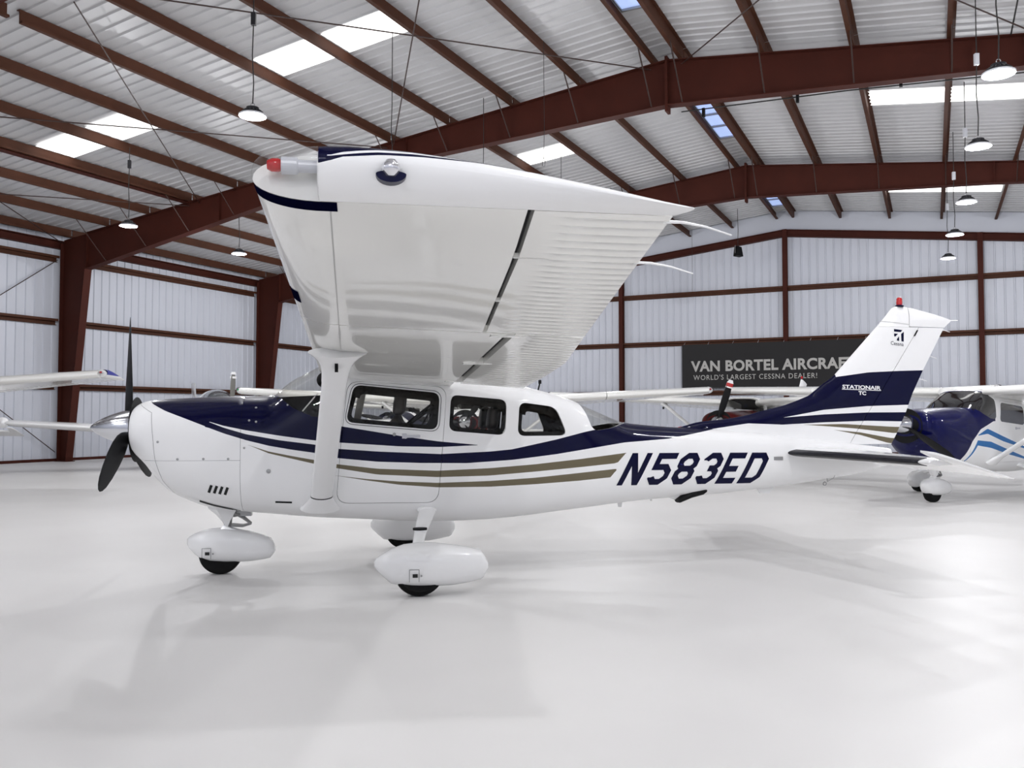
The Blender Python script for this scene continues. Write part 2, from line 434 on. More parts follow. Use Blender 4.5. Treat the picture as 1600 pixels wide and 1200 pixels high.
# rigid frames
def frame(n, u0):
    t = bempty('trim_%d' % n)
    hw, th = 0.13, 0.02
    for s in (0, 1):
        X = (lambda v: v) if s == 0 else (lambda v: WID - v)
        # column: outer flange, sloping inner flange, web
        m = MB(); zt = 7.05; zk = 6.12
        m.box((u0 - hw, min(X(0.21), X(0.23)), 0), (u0 + hw, max(X(0.21), X(0.23)), zt))
        def slab(v0, z0, v1, z1, dv, wid):
            p = [(u0 - wid, X(v0), z0), (u0 + wid, X(v0), z0), (u0 + wid, X(v0 + dv), z0), (u0 - wid, X(v0 + dv), z0), (u0 - wid, X(v1), z1), (u0 + wid, X(v1), z1), (u0 + wid, X(v1 + dv), z1), (u0 - wid, X(v1 + dv), z1)]
            m.hexa(p)
        slab(0.62, 0, 1.36, zk, 0.02, hw)
        pts = [(0.22, 0.0), (0.63, 0.0), (1.37, zk), (1.37, rz(1.37)), (0.22, rz(0.22))]
        vs = [(u0 - 0.006, X(a), b) for a, b in pts] + [(u0 + 0.006, X(a), b) for a, b in pts]; k = len(pts)
        m.add(vs, [tuple(range(k)), tuple(range(2 * k - 1, k - 1, -1))] + [(i, i + k, (i + 1) % k + k, (i + 1) % k) for i in range(k)])
        m.box((u0 - 0.17, min(X(0.15), X(0.7)), 0), (u0 + 0.17, max(X(0.15), X(0.7)), 0.025))
        m.build('column', red_steel, t)
        # rafter
        node = [(1.37, zk), (11.5, 7.84), (13.4, 8.0), (RIDGE, 8.36)]
        m = MB()
        for (v0, z0), (v1, z1) in zip(node[:-1], node[1:]):
            for (a0, a1, b0, b1, wd) in ((z0, z1, z0 + th, z1 + th, hw), (rz(v0) - th, rz(v1) - th, rz(v0), rz(v1), hw), (z0 + th, z1 + th, rz(v0) - th, rz(v1) - th, 0.006)):
                m.hexa([(u0 - wd, X(v0), a0), (u0 + wd, X(v0), a0), (u0 + wd, X(v1), a1), (u0 - wd, X(v1), a1), (u0 - wd, X(v0), b0), (u0 + wd, X(v0), b0), (u0 + wd, X(v1), b1), (u0 - wd, X(v1), b1)])
        for vv in (1.37, 7.0, 13.4):
            m.box((u0 - 0.10, min(X(vv), X(vv + 0.015)), np.interp(vv, [a for a, b in node], [b for a, b in node])), (u0 + 0.10, max(X(vv), X(vv + 0.015)), rz(vv)))
        m.box((u0 - 0.13, min(X(RIDGE - 0.03), X(RIDGE)), 8.22), (u0 + 0.13, max(X(RIDGE - 0.03), X(RIDGE)), 9.46))
        m.build('rafter', red_steel, t)
        for v in PV:                      # flange braces from the purlins to the lower flange
            if (v < RIDGE) != (s == 0): continue
            va = v if s == 0 else WID - v
            if va < 1.5: continue
            zb = np.interp(va, [a for a, b in node], [b for a, b in node])
            off = 0.95 * (rz(v) - zb)
            MB().tube([(u0 + 0.14 + off, v, rz(v) + 0.03), (u0 + 0.12, v, zb + 0.03)], 0.017, 4).build('flange_brace', rod_m, t)
    return t
frame(1, 17.0); frame(2, 8.0); frame(3, 27.3); frame(4, 35.0)

# ------------------------------------------------------------------ things fixed in the hangar
def lamp(u, v, label, box=True, z=6.1, light=True):
    t = empty('high_bay_lamp', bw(u, v, z)); tag(t, label, 'lamp', 'round high-bay lamps hanging from the roof')
    MB().lathe([(0.0, 0.0), (0.175, 0.0), (0.178, 0.012), (0.0, 0.012)], 28).build('lens', lamp_lens, t, smooth=40)
    MB().lathe([(0.178, -0.006), (0.205, -0.012), (0.21, 0.012), (0.178, 0.03), (0.178, -0.006)], 28).build('rim', lamp_rim, t, smooth=40)
    m = MB(); m.lathe([(0.0, 0.014), (0.175, 0.014), (0.165, 0.05), (0.10, 0.075), (0.095, 0.13), (0.03, 0.15), (0.0, 0.15)], 24)
    for k in range(16):
        a = 2 * PI * k / 16; c, s_ = math.cos(a), math.sin(a)
        m.tube([(0.165 * c, 0.165 * s_, 0.05), (0.10 * c, 0.10 * s_, 0.095)], 0.008, 4)
    m.build('housing', lamp_body, t, smooth=40)
    MB().tube([(0.03 * math.cos(a), 0, 0.17 + 0.03 * math.sin(a)) for a in np.linspace(0, 2 * PI, 13)], 0.006, 6, cap=False).build('hook', steel, t)
    zr_ = rz(v) + 0.02 - z
    MB().tube([(0, 0, 0.19), (0.012, 0, 0.5), (-0.015, 0.005, 0.95), (0, 0, 1.45), (0, 0, zr_)], 0.009, 6).build('cord', cord_m, t)
    if box:
        m = MB(); m.box((-0.035, -0.03, 1.42), (0.035, 0.03, 1.62)); m.build('junction_box', lamp_rim if v > 20 else lamp_body, t)
    if light:
        L = bpy.data.lights.new('lamp_light', 'POINT'); L.shadow_soft_size = 0.09; L.energy = LAMP_W; L.color = (0.985, 0.985, 1.0)
        lo = link(bpy.data.objects.new('lamp_light', L), t); lo.location = (0, 0, -0.11)
lamp(25.52, 16.11, 'large lit round lamp hanging above the white wing tip')
lamp(20.93, 7.9, 'lit round lamp in front of the red rafter over the side wall')
lamp(16.99, 7.7, 'small lit round lamp behind the red rafter beside the wing leading edge', box=False)
lamp(22.34, 26.35, 'largest lit lamp of the receding row, highest in the row')
lamp(18.87, 26.25, 'second lit lamp down the receding row, below the skylight strip')
lamp(14.6, 26.2, 'third lit lamp of the receding row, just under the second rafter')
lamp(10.92, 26.05, 'fourth lit lamp of the row, hanging over the gable beam')
lamp(7.28, 25.95, 'smallest lit lamp, lowest of the receding row against the gable wall')
for u, v in ((21.7, 16.1), (17.9, 16.1), (13.2, 7.7), (13.2, 16.1), (9.0, 16.1), (9.2, 7.7), (5.0, 7.7), (26.2, 26.3), (30.0, 26.3), (33.9, 26.3), (37.8, 26.3), (41.6, 26.3), (31.5, 16.1), (34.5, 16.1), (37.5, 16.1), (41.5, 16.1), (36.0, 7.8),
             (6.0, 34.4), (11.0, 34.4), (16.0, 34.4), (21.0, 34.4), (26.0, 34.4), (31.0, 34.4), (36.0, 34.4), (41.0, 34.4)):
    lamp(u, v, 'added round high-bay lamp out of sight above the aircraft or behind the camera', box=False)  # unseen lamps, added along the rows to brighten floor and walls

# banner on the gable wall
bn = empty('banner', (BX, BY, 0), BROT); tag(bn, 'dark grey cloth banner with pale lettering on the gable wall', 'banner')
banner_m = mat('banner_cloth', (0.036, 0.035, 0.036), 0.9, spec=0.1, bump=0.15, bscale=8)
letter_m = mat('banner_lettering', (0.46, 0.45, 0.43), 0.7)
m = MB(); nx = 40; R = []
for zz in (2.60, 4.40):
    R.append([(0.30 + 0.012 * math.sin(i * 0.8), 16.12 + (24.3 - 16.12) * i / nx, zz) for i in range(nx + 1)])
m.rings(R, cap=False, closed=False)
m.build('cloth', banner_m, bn, smooth=60, recalc=False)
def banner_text(txt, v0, v1, z0, z1, bold, spacing=1.0):
    v, f, (a, b, c, d) = text_geo(txt, 1.0, 1.0, bold, spacing)
    for vv_, ff_ in islands(v, f):
        mm = MB(); mm.add([(0.325, v0 + (x - a) / (b - a) * (v1 - v0), z0 + (y - c) / (d - c) * (z1 - z0)) for x, y in vv_], ff_)
        mm.build('letter', letter_m, bn, recalc=False)
banner_text('VAN BORTEL AIRCRAFT', 16.50, 22.85, 3.27, 3.72, 0.035, 1.05)
banner_text("WORLD'S LARGEST CESSNA DEALER!", 16.6, 21.45, 2.93, 3.14, 0.004, 1.15)
for k in range(9):
    vv = 16.2 + 8.0 * k / 8
    MB().tube([(0.30, vv, 4.39), (0.21, vv + 0.03, 4.5)], 0.006, 4).build('tie', lamp_rim, bn)

# small dark speaker hanging by the ridge, pull ropes, conduit
sp = empty('hanging_speaker', bw(3.0, 18.99, 7.45), 0.4); tag(sp, 'small black speaker hanging on a cable before the gable beam', 'speaker')
m = MB(); m.hexa([(-0.12, -0.12, 0.0), (0.16, -0.12, -0.02), (0.16, 0.12, -0.02), (-0.12, 0.12, 0), (-0.08, -0.1, 0.36), (0.1, -0.1, 0.33), (0.1, 0.1, 0.33), (-0.08, 0.1, 0.36)]); m.build('cabinet', black, sp)
MB().tube([(0, 0, 0.34), (0.02, 0, 1.0), (0.0, 0, rz(18.99) - 7.45)], 0.01, 6).build('cable', cord_m, sp)
m = MB(); m.box((-0.13, -0.015, 0.1), (-0.115, 0.015, 0.4)); m.build('bracket', steel, sp)
def rope(u, v, zb, label, loop=False):
    t = empty('pull_rope', bw(u, v, zb)); tag(t, label, 'rope')
    MB().tube([(0, 0, 0.0), (0.01, 0, 0.6), (0, 0, rz(v) - zb)], 0.006, 6).build('rope', cord_m, t)
    if loop:
        MB().tube([(0, 0, 0), (0.03, 0, -0.08), (0.02, 0, -0.18), (-0.03, 0, -0.17), (-0.025, 0, -0.07), (0, 0, 0)], 0.006, 6, cap=False).build('loop', cord_m, t)
rope(19.6, 18.4, 6.75, 'thin cord with an end loop hanging before the near rafter', True)
rope(1.2, 16.8, 6.5, 'thin cord hanging in front of the gable wall')
cu = empty('lighting_conduit', (BX, BY, 0), BROT); tag(cu, 'thin conduit cable strung along the lamp row under the roof', 'cable')
MB().tube([(30, 26.9, 8.72), (22.0, 26.9, 8.66), (17.2, 26.9, 8.6)], 0.014, 6).build('conduit', cord_m, cu)
MB().tube([(16.7, 20.5, 8.30), (16.7, 24.0, 8.20), (16.7, 27.5, 8.0)], 0.014, 6).build('cable', cord_m, cu)
for vv in (21.0, 23.0, 25.0):
    m = MB(); m.box((16.66, vv - 0.03, 8.11), (16.74, vv + 0.03, 8.3)); m.build('clip', black, cu)

# ------------------------------------------------------------------ aircraft geometry (X aft from spinner tip, Y to its left, Z up; metres)
def pchip(x, xs, ys):
    xs = np.asarray(xs, float); ys = np.asarray(ys, float)
    h = np.diff(xs); d = np.diff(ys) / h; m = np.zeros_like(ys)
    m[0], m[-1] = d[0], d[-1]
    for i in range(1, len(xs) - 1):
        if d[i - 1] * d[i] > 0:
            w1, w2 = 2 * h[i] + h[i - 1], h[i] + 2 * h[i - 1]
            m[i] = (w1 + w2) / (w1 / d[i - 1] + w2 / d[i])
    i = int(np.clip(np.searchsorted(xs, x) - 1, 0, len(xs) - 2)); t = (x - xs[i]) / h[i]
    t = min(max(t, 0.0), 1.0)
    return ((1 + 2 * t) * (1 - t) ** 2 * ys[i] + t * (1 - t) ** 2 * h[i] * m[i] + t * t * (3 - 2 * t) * ys[i + 1] + t * t * (t - 1) * h[i] * m[i + 1])

# station, belly, top, half width, height of widest point, squareness above, squareness below
ST = np.array([(.40,1.17,1.53,.27,1.35,2.3,2.2),(.43,1.12,1.565,.36,1.34,2.4,2.3),(.48,1.07,1.595,.42,1.33,2.5,2.3),(.54,1.01,1.612,.455,1.31,2.6,2.4),(.62,.90,1.622,.48,1.27,2.7,2.4),(.75,.775,1.632,.505,1.22,2.8,2.5),
(.94,.68,1.642,.525,1.18,2.8,2.6),(1.06,.64,1.647,.535,1.16,2.9,2.8),(1.37,.59,1.657,.55,1.14,3,3),(1.55,.573,1.66,.558,1.12,3,3.2),(1.64,.566,1.668,.56,1.12,3,3.3),(1.72,.558,1.735,.562,1.12,3.2,3.4),(1.80,.55,1.80,.565,1.12,3.4,3.5),(1.90,.541,1.857,.568,1.12,3.6,3.6),
(1.99,.533,1.905,.57,1.12,3.8,3.6),(2.09,.526,1.955,.57,1.1,4,3.7),(2.2,.52,1.985,.57,1.1,4.4,3.8),(2.43,.508,1.97,.57,1.08,5,4),(2.81,.485,1.92,.57,1.06,5,4),(3.19,.47,1.87,.57,1.05,5,4),(3.66,.48,1.81,.56,1.05,5,4),
(3.93,.50,1.775,.55,1.05,5,4),(4.10,.515,1.735,.54,1.05,5,3.9),(4.25,.532,1.70,.525,1.05,4.6,3.8),(4.5,.556,1.62,.50,1.04,4.2,3.6),(4.8,.585,1.50,.46,1.04,3.6,3.3),(5.06,.61,1.405,.428,1.03,3.2,3.1),(5.26,.628,1.382,.402,1.02,3,3),
(5.68,.648,1.352,.345,1.01,2.9,2.8),(5.93,.662,1.343,.31,1.01,2.8,2.7),(6.47,.71,1.30,.245,1.02,2.7,2.6),(6.81,.745,1.262,.205,1.02,2.6,2.6),(7.36,.815,1.205,.14,1.02,2.5,2.5),(7.6,.85,1.18,.112,1.03,2.5,2.5),(8.05,.95,1.12,.05,1.04,2.3,2.3)])
def stn(X): return [pchip(X, ST[:, 0], ST[:, k]) for k in range(1, 7)]
def half(X, z):
    zb, zt, w, zc, nt_, nb = stn(X)
    if z >= zc: s, n = min(1, (z - zc) / (zt - zc)), nt_
    else: s, n = min(1, (zc - z) / (zc - zb)), nb
    return w * max(0, 1 - s ** n) ** (1 / n)
def fring(X, N=96, sh=0.0):
    zb, zt, w, zc, nt_, nb = stn(X); R = []
    for k in range(N):
        a = 2 * PI * (k + 0.5) / N; c, s = math.cos(a), math.sin(a); n = nt_ if s >= 0 else nb
        r = (abs(c) ** n + abs(s) ** n) ** (-1 / n)
        R.append((X, max(w - sh, .004) * r * c, zc + (max(zt - zc - sh, .004) if s >= 0 else max(zc - zb - sh, .004)) * r * s))
    return R
XS = sorted(set([round(x, 3) for x in list(np.arange(.40, .8, .025)) + list(np.arange(.8, 2.4, .05)) + list(np.arange(2.4, 8.05, .08))] + [8.05]))
def shell(o, i, mats, x0=.40, x1=8.05):
    xs = [x for x in XS if x0 <= x <= x1]; N = 96; m = MB()
    A = [fring(x, N, o) for x in xs]; B = [fring(x, N, i) for x in xs]
    m.cur = 0; m.rings(A, cap=False); m.cur = 1; m.rings(B, cap=False); m.cur = 0
    for (p, q) in ((A[0], B[0]), (A[-1], B[-1])): m.rings([p, q], cap=False)
    return m.mesh('shell', mats, flip=True)

def livery(name, bands, base=WHITE, rough=0.35, coat=0.4):
    """glossy paint with colour bands: (colour, x0, x1, lower edge points, upper edge points) in the aircraft's X and Z"""
    m = bpy.data.materials.new(name); m.use_nodes = True; nt = m.node_tree; b = nt.nodes['Principled BSDF']
    b.inputs['Roughness'].default_value = rough; b.inputs['Coat Weight'].default_value = coat; b.inputs['Coat Roughness'].default_value = 0.03; b.inputs['Specular IOR Level'].default_value = 0.05
    tc = nt.nodes.new('ShaderNodeTexCoord'); sp = nt.nodes.new('ShaderNodeSeparateXYZ'); nt.links.new(tc.outputs['Object'], sp.inputs[0])
    def math_(op, a, b_=None):
        n = nt.nodes.new('ShaderNodeMath'); n.operation = op
        for i, q in enumerate((a, b_)):
            if q is None: continue
            if isinstance(q, (int, float)): n.inputs[i].default_value = q
            else: nt.links.new(q, n.inputs[i])
        return n.outputs[0]
    xn = math_('DIVIDE', sp.outputs[0], 10.0); zn = math_('DIVIDE', sp.outputs[2], 4.0)
    def curve(pts):
        if len(pts) == 1: return pts[0][1] / 4.0
        n = nt.nodes.new('ShaderNodeFloatCurve'); c = n.mapping.curves[0]
        pts = sorted(pts); P = [(0.0, pts[0][1] / 4)] + [(x / 10, z / 4) for x, z in pts] + [(1.0, pts[-1][1] / 4)]
        while len(c.points) < len(P): c.points.new(0.5, 0.5)
        for q, (x, z) in zip(c.points, P): q.location = (x, z); q.handle_type = 'VECTOR'
        n.mapping.update(); nt.links.new(xn, n.inputs['Value'])
        return n.outputs[0]
    col = None
    for (c, x0, x1, lo, hi) in bands:
        k = math_('MULTIPLY', math_('GREATER_THAN', zn, curve(lo)), math_('LESS_THAN', zn, curve(hi)))
        k = math_('MULTIPLY', k, math_('MULTIPLY', math_('GREATER_THAN', sp.outputs[0], x0), math_('LESS_THAN', sp.outputs[0], x1)))
        mx = nt.nodes.new('ShaderNodeMix'); mx.data_type = 'RGBA'; nt.links.new(k, mx.inputs[0])
        if col is None: mx.inputs[6].default_value = (*base, 1)
        else: nt.links.new(col, mx.inputs[6])
        mx.inputs[7].default_value = (*c, 1); col = mx.outputs[2]
    if col is None: b.inputs['Base Color'].default_value = (*base, 1)
    else: nt.links.new(col, b.inputs['Base Color'])
    return m

low_navy_bot = [(.604,1.583),(.748,1.514),(.929,1.446),(1.106,1.376),(1.261,1.317),(1.453,1.257),(1.645,1.208),(1.839,1.173),(2.033,1.144),(2.22,1.097),(2.597,1.059),(3.0,1.044),(3.41,1.039),(3.83,1.064),(4.263,1.113),(4.948,1.215),(5.437,1.247),(5.919,1.324),(6.401,1.394)]
w1_up = [(1.103,1.429),(1.258,1.384),(1.451,1.344),(1.738,1.296),(2.032,1.255),(2.25,1.234),(2.797,1.196),(3.162,1.188),(3.505,1.203)]
w1_lo = [(1.102,1.429),(1.259,1.367),(1.452,1.31),(1.738,1.256),(2.032,1.218),(2.228,1.179),(2.596,1.151),(3.162,1.124),(3.619,1.143),(3.83,1.162),(4.263,1.251),(4.556,1.322),(5.013,1.407)]
up_navy_top = [(2.18,3.9),(2.20,1.392),(2.255,1.382),(2.496,1.342),(2.796,1.291),(3.139,1.24),(3.505,1.206)]
tanA_up = [(1.464,1.218),(1.646,1.157),(1.839,1.117),(2.033,1.081),(2.201,1.045),(2.597,.996),(3.142,.972),(3.619,.99),(4.044,1.02),(4.485,1.062),(4.968,1.116)]
tanA_lo = [(1.464,1.218),(1.646,1.141),(2.034,1.047),(2.201,1.011),(2.597,.944),(3.143,.914),(3.619,.922),(4.044,.952),(4.485,.986),(4.875,1.019),(4.968,1.116)]
tanB_up = [(2.202,.943),(2.498,.905),(2.798,.878),(3.143,.862),(3.619,.872),(4.044,.895),(4.865,.964)]
tanB_lo = [(2.202,.943),(2.498,.893),(2.798,.849),(3.143,.821),(3.619,.819),(4.045,.835),(4.486,.859),(4.819,.885),(4.865,.964)]
body_livery = livery('navy_tan_body_paint', [
    (NAVY, .56, 3.505, [(.56,1.615)] + low_navy_bot[:3] + [(1.095,1.382)] + w1_up, up_navy_top),
    (NAVY, 1.095, 6.5, low_navy_bot[3:], w1_lo + [(5.03,1.41),(5.05,3.9)]),
    (TAN, 1.464, 4.968, tanA_lo, tanA_up), (TAN, 2.202, 4.865, tanB_lo, tanB_up)])
fin_livery = livery('navy_tan_fin_paint', [
    (NAVY, 5.3, 8.6, [(5.6,1.2),(5.92,1.324),(6.40,1.394),(6.775,1.381),(6.797,1.454),(7.257,1.535),(7.777,1.576),(8.253,1.591)], [(7.38,3.9),(7.39,1.881),(7.783,1.936),(8.153,1.956),(8.436,1.966)]),
    (NAVY, 6.76, 8.6, [(6.797,1.38),(7.255,1.403),(7.774,1.419),(8.196,1.412)], [(6.798,1.454),(7.257,1.487),(7.776,1.508),(8.221,1.511)]),
    (TAN, 7.025, 8.3, [(7.025,1.379),(7.255,1.365),(7.642,1.337),(8.088,1.288)], [(7.025,1.379),(7.513,1.385),(8.112,1.353)]),
    (TAN, 7.383, 8.3, [(7.383,1.324),(7.693,1.269),(8.033,1.179)], [(7.383,1.324),(7.694,1.296),(8.061,1.233)])])

HEAD = math.radians(9.92)
AC = empty('airplane', (-3.868, 7.896, 0), HEAD)
tag(AC, 'white high-wing propeller airplane with navy and tan stripes, filling the middle of the hangar', 'airplane')

# ---- fuselage shell with real openings
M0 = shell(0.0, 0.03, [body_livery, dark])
PANE = shell(0.004, 0.012, [pane_m, pane_m])
door_win = round_poly([(2.382,1.755),(3.160,1.683),(3.135,1.343),(2.312,1.415)], .075)
win2 = round_poly([(3.262,1.668),(3.785,1.622),(3.765,1.292),(3.240,1.335)], .07)
win3 = round_poly([(3.905,1.602),(4.262,1.556),(4.37,1.287),(3.882,1.285)], .075)
door_poly = round_poly([(2.33,1.786),(3.222,1.738),(3.175,1.10),(3.142,.683),(2.235,.690),(2.27,1.2)], .11)
wind_poly = [(1.652,1.66),(1.722,1.642),(1.838,1.548),(1.946,1.497),(2.013,1.468),(2.114,1.457),(2.17,1.462),(2.20,1.50),(2.235,1.80),(2.13,1.90),(2.11,2.3),(1.45,2.3),(1.60,1.70)]
rear_poly = [(4.50,1.9),(4.515,1.622),(4.571,1.498),(4.614,1.375),(4.64,1.345),(4.679,1.333),(4.818,1.352),(4.97,1.392),(5.07,1.412),(5.12,1.6)]
def prism_mesh(poly, y0, y1): m = MB(); m.prism(poly, y0, y1); return m.mesh('cutter', [body_livery, dark], flip=True)
def grow(poly, d):
    c = Vector((sum(p[0] for p in poly) / len(poly), sum(p[1] for p in poly) / len(poly)))
    return [(c.x + (p[0] - c.x) * (1 + d / abs(Vector(p).x - c.x if abs(p[0] - c.x) > .05 else .3)) if 0 else p[0] + (d if p[0] > c.x else -d), p[1] + (d if p[1] > c.y else -d)) for p in poly]
body = M0
for poly in (door_win, win2, win3): body = boolean(body, prism_mesh(poly, -1, 1), 'DIFFERENCE')
body = boolean(body, prism_mesh(wind_poly, -1, 1), 'DIFFERENCE')
body = boolean(body, prism_mesh(rear_poly, -1, 1), 'DIFFERENCE')
door_me = boolean(body, prism_mesh(door_poly, .25, 1), 'INTERSECT')
body = boolean(body, prism_mesh(grow(door_poly, .0035), .25, 1), 'DIFFERENCE')
cowl = cut_plane(body, (1.400, 0, 0), (1, 0, 0), True)
fus_me = cut_plane(body, (1.4025, 0, 0), (1, 0, 0), False)
cu_up = cut_plane(cowl, (0, 0, 1.081), (0, 0, 1), False)
cu_lo = cut_plane(cowl, (0, 0, 1.079), (0, 0, 1), True)
def put(name, me, parent, ang=35):
    me.name = name; shade(me, ang)
    return link(bpy.data.objects.new(name, me), parent)
FUS = put('fuselage', fus_me, AC)
UPC = put('upper_cowl', cu_up, AC); LOC = put('lower_cowl', cu_lo, AC)
DOOR = put('cabin_door', door_me, AC)
def pane(name, poly, y0, y1, parent):
    return put(name, boolean(PANE, prism_mesh(poly, y0, y1), 'INTERSECT'), parent, 30)
def fixmat(o, mt):
    for s in o.material_slots: s.material = mt
    o.data.materials.clear(); o.data.materials.append(mt)
    o.data.polygons.foreach_set('material_index', [0] * len(o.data.polygons)); return o
fixmat(pane('window_pane', grow(door_win, .002), .2, 1, DOOR), pane_m)
for poly in (win2, win3): fixmat(pane('window_pane', grow(poly, .002), .2, 1, FUS), pane_m)
for poly in (door_win, win2, win3): fixmat(pane('window_pane', grow(poly, .002), -1, -.2, FUS), pane_m)
fixmat(pane('windshield', wind_poly, -1, 1, AC), pane_m)
fixmat(pane('rear_window', rear_poly, -1, 1, AC), pane_m)

# ---- strips that follow a surface
def onbody(X, z, d=.003): return (X, half(X, z) + d, z)
def ribbon(pts, w, surf=onbody, step=.03, closed=False):
    """flat strip of width w along a polyline in X,Z with mitred corners, laid on a surface"""
    P = [Vector(p) for p in pts]; n = len(P); m = MB(); L = []
    for i in range(n):
        a = P[i - 1] if (i > 0 or closed) else None; b = P[(i + 1) % n] if (i < n - 1 or closed) else None
        d0 = (P[i] - a).normalized() if a is not None else None; d1 = (b - P[i]).normalized() if b is not None else None
        if d0 is None: d0 = d1
        if d1 is None: d1 = d0
        n0, n1 = Vector((-d0.y, d0.x)), Vector((-d1.y, d1.x)); mm = (n0 + n1)
        mm = mm.normalized() / max(.35, mm.normalized().dot(n0)) if mm.length > 1e-6 else n0
        L.append((P[i] + mm * w / 2, P[i] - mm * w / 2))
    if closed: L.append(L[0])
    rows = []
    for (a0, b0), (a1, b1) in zip(L[:-1], L[1:]):
        k = max(1, int(((a0 + b0) / 2 - (a1 + b1) / 2).length / step))
        for j in range(k + (1 if (a1, b1) is L[-1] or True else 0)):
            t = j / k; rows.append((a0.lerp(a1, t), b0.lerp(b1, t)))
    rows.append(L[-1])
    m.rings([[surf(*a), surf(*((a + b) / 2)), surf(*b)] for a, b in rows], cap=False, closed=False)
    return m
def quadpatch(quad, surf, nx=6, nz=4):
    """filled quadrilateral (4 points in X,Z) laid on a surface"""
    a, b, c, d = [Vector(q) for q in quad]; m = MB()
    m.rings([[surf(*((a.lerp(b, i / nx)).lerp(d.lerp(c, i / nx), j / nz))) for j in range(nz + 1)] for i in range(nx + 1)], cap=False, closed=False)
    return m

# ---- dark trim inside the window openings
def inset(poly, d): return grow(poly, -d)
for poly, par in ((door_win, DOOR), (win2, FUS), (win3, FUS)):
    p = inset(poly, .019)
    ribbon(p + [p[0]], .040, lambda X, z: onbody(X, z, -.034)).build('window_trim', dark, par, flip=True, recalc=False)
    p = inset(poly, .030); xs = sorted(q[0] for q in p); top = [q for q in p if q[1] > sum(r[1] for r in p) / len(p)]
    ribbon(sorted(top), .075, lambda X, z: onbody(X, z - .012, -.040)).build('headliner_edge', dark, par, flip=True, recalc=False)

# ---- registration N583ED on the left side
H, SH, S = .310, .54, .058
def reg(o, glyph):
    x0, strokes = glyph
    M_ = MB()
    for st in strokes:
        closed = st[-1] == 'c'; pts = st[:-1] if closed else st
        r = ribbon(pts, S, lambda x, z: onbody(4.868 + x0 + x + SH * z, .803 - .0095 * (x0 + x) + z), closed=closed)
        M_.add(r.v, r.f)
    M_.build('registration_letter', navy, FUS, flip=True, smooth=60, recalc=False)
t = S / 2; c = .045
def W(w): return w - t
GL = [(.0, [[(t, 0), (t, H)], [(W(.215), 0), (W(.215), H)], [(t * 1.15, H - .016), (W(.215) - .006, .016)]]),
      (.285, [[(W(.215) + t, H - t), (t, H - t), (t, H * .56), (W(.215) - c, H * .56), (W(.215), H * .56 - c), (W(.215), t + c), (W(.215) - c, t), (t + c, t), (t, t + c), (t, H * .24)]]),
      (.545, [[(t + c, t), (t, t + c), (t, H * .5 - c * .8), (t + c * .8, H * .5), (t, H * .5 + c * .8), (t, H - t - c), (t + c, H - t), (W(.215) - c, H - t), (W(.215), H - t - c), (W(.215), H * .5 + c * .8), (W(.215) - c * .8, H * .5), (W(.215), H * .5 - c * .8), (W(.215), t + c), (W(.215) - c, t), 'c'], [(t + c * .5, H * .5), (W(.215) - c * .5, H * .5)]]),
      (.81, [[(t, H * .76), (t, H - t - c), (t + c, H - t), (W(.215) - c, H - t), (W(.215), H - t - c), (W(.215), H * .5 + c * .8), (W(.215) - c * .8, H * .5), (W(.215), H * .5 - c * .8), (W(.215), t + c), (W(.215) - c, t), (t + c, t), (t, t + c), (t, H * .26)], [(.09, H * .5), (W(.215) - c * .5, H * .5)]]),
      (1.065, [[(.20, H - t), (t, H - t), (t, t), (.20, t)], [(t, H * .48), (.165, H * .48)]]),
      (1.315, [[(t, t), (t, H - t), (W(.225) - c, H - t), (W(.225), H - t - c), (W(.225), t + c), (W(.225) - c, t), 'c']])]
for g in GL: reg(FUS, g)

# ---- cowl details
dk = mat('louver_shadow_gap', (.01, .01, .01), .8)
for k in range(4):
    x = 1.128 + .046 * k; z = .795 - .007 * k
    lv = ribbon([(x, z), (x + .028, z + .068)], .024).build('louver', dk, LOC, flip=True, recalc=False)
    ribbon([(x + .018, z - .004), (x + .046, z + .066)], .010, lambda X, zz: onbody(X, zz, .010)).build('lip', white, lv, flip=True, recalc=False)
def stud(X, z, r, mt, parent, name='fastener', side=1):
    y = half(X, z); m = MB(); m.lathe([(0, -.004), (r, -.004), (r, .003), (r * .6, .005), (0, .005)], 10, 'y', (X, y, z))
    m.build(name, mt, parent, flip=True, smooth=40)
for X, z in ((.70, 1.245), (.87, 1.094), (1.09, 1.095), (1.30, 1.094)): stud(X, z, .011, steel, UPC)
for X, z in ((1.405 + .03, 1.19), (1.53, 1.42), (1.47, 1.432), (1.52, 1.545)): stud(X, z, .010, steel, FUS)
stud(1.645, .985, .020, steel, FUS); stud(1.80, 1.57, .009, steel, FUS)
ribbon([(.47, 1.59), (.63, 1.50), (.655, 1.30), (.675, 1.085), (.72, .90), (.80, .78)], .0030).build('seam', mat('seam_grey', (.25, .25, .25), .8), UPC, flip=True, recalc=False)
MB().lathe([(0, .404), (.30, .404), (.30, .41), (0, .41)], 32, 'x', (0, 0, 1.345)).build('air_inlet', black, UPC, flip=True)
ribbon([(1.70, .705), (1.845, .700)], .016).build('drain_slot', black, FUS, flip=True, recalc=False)

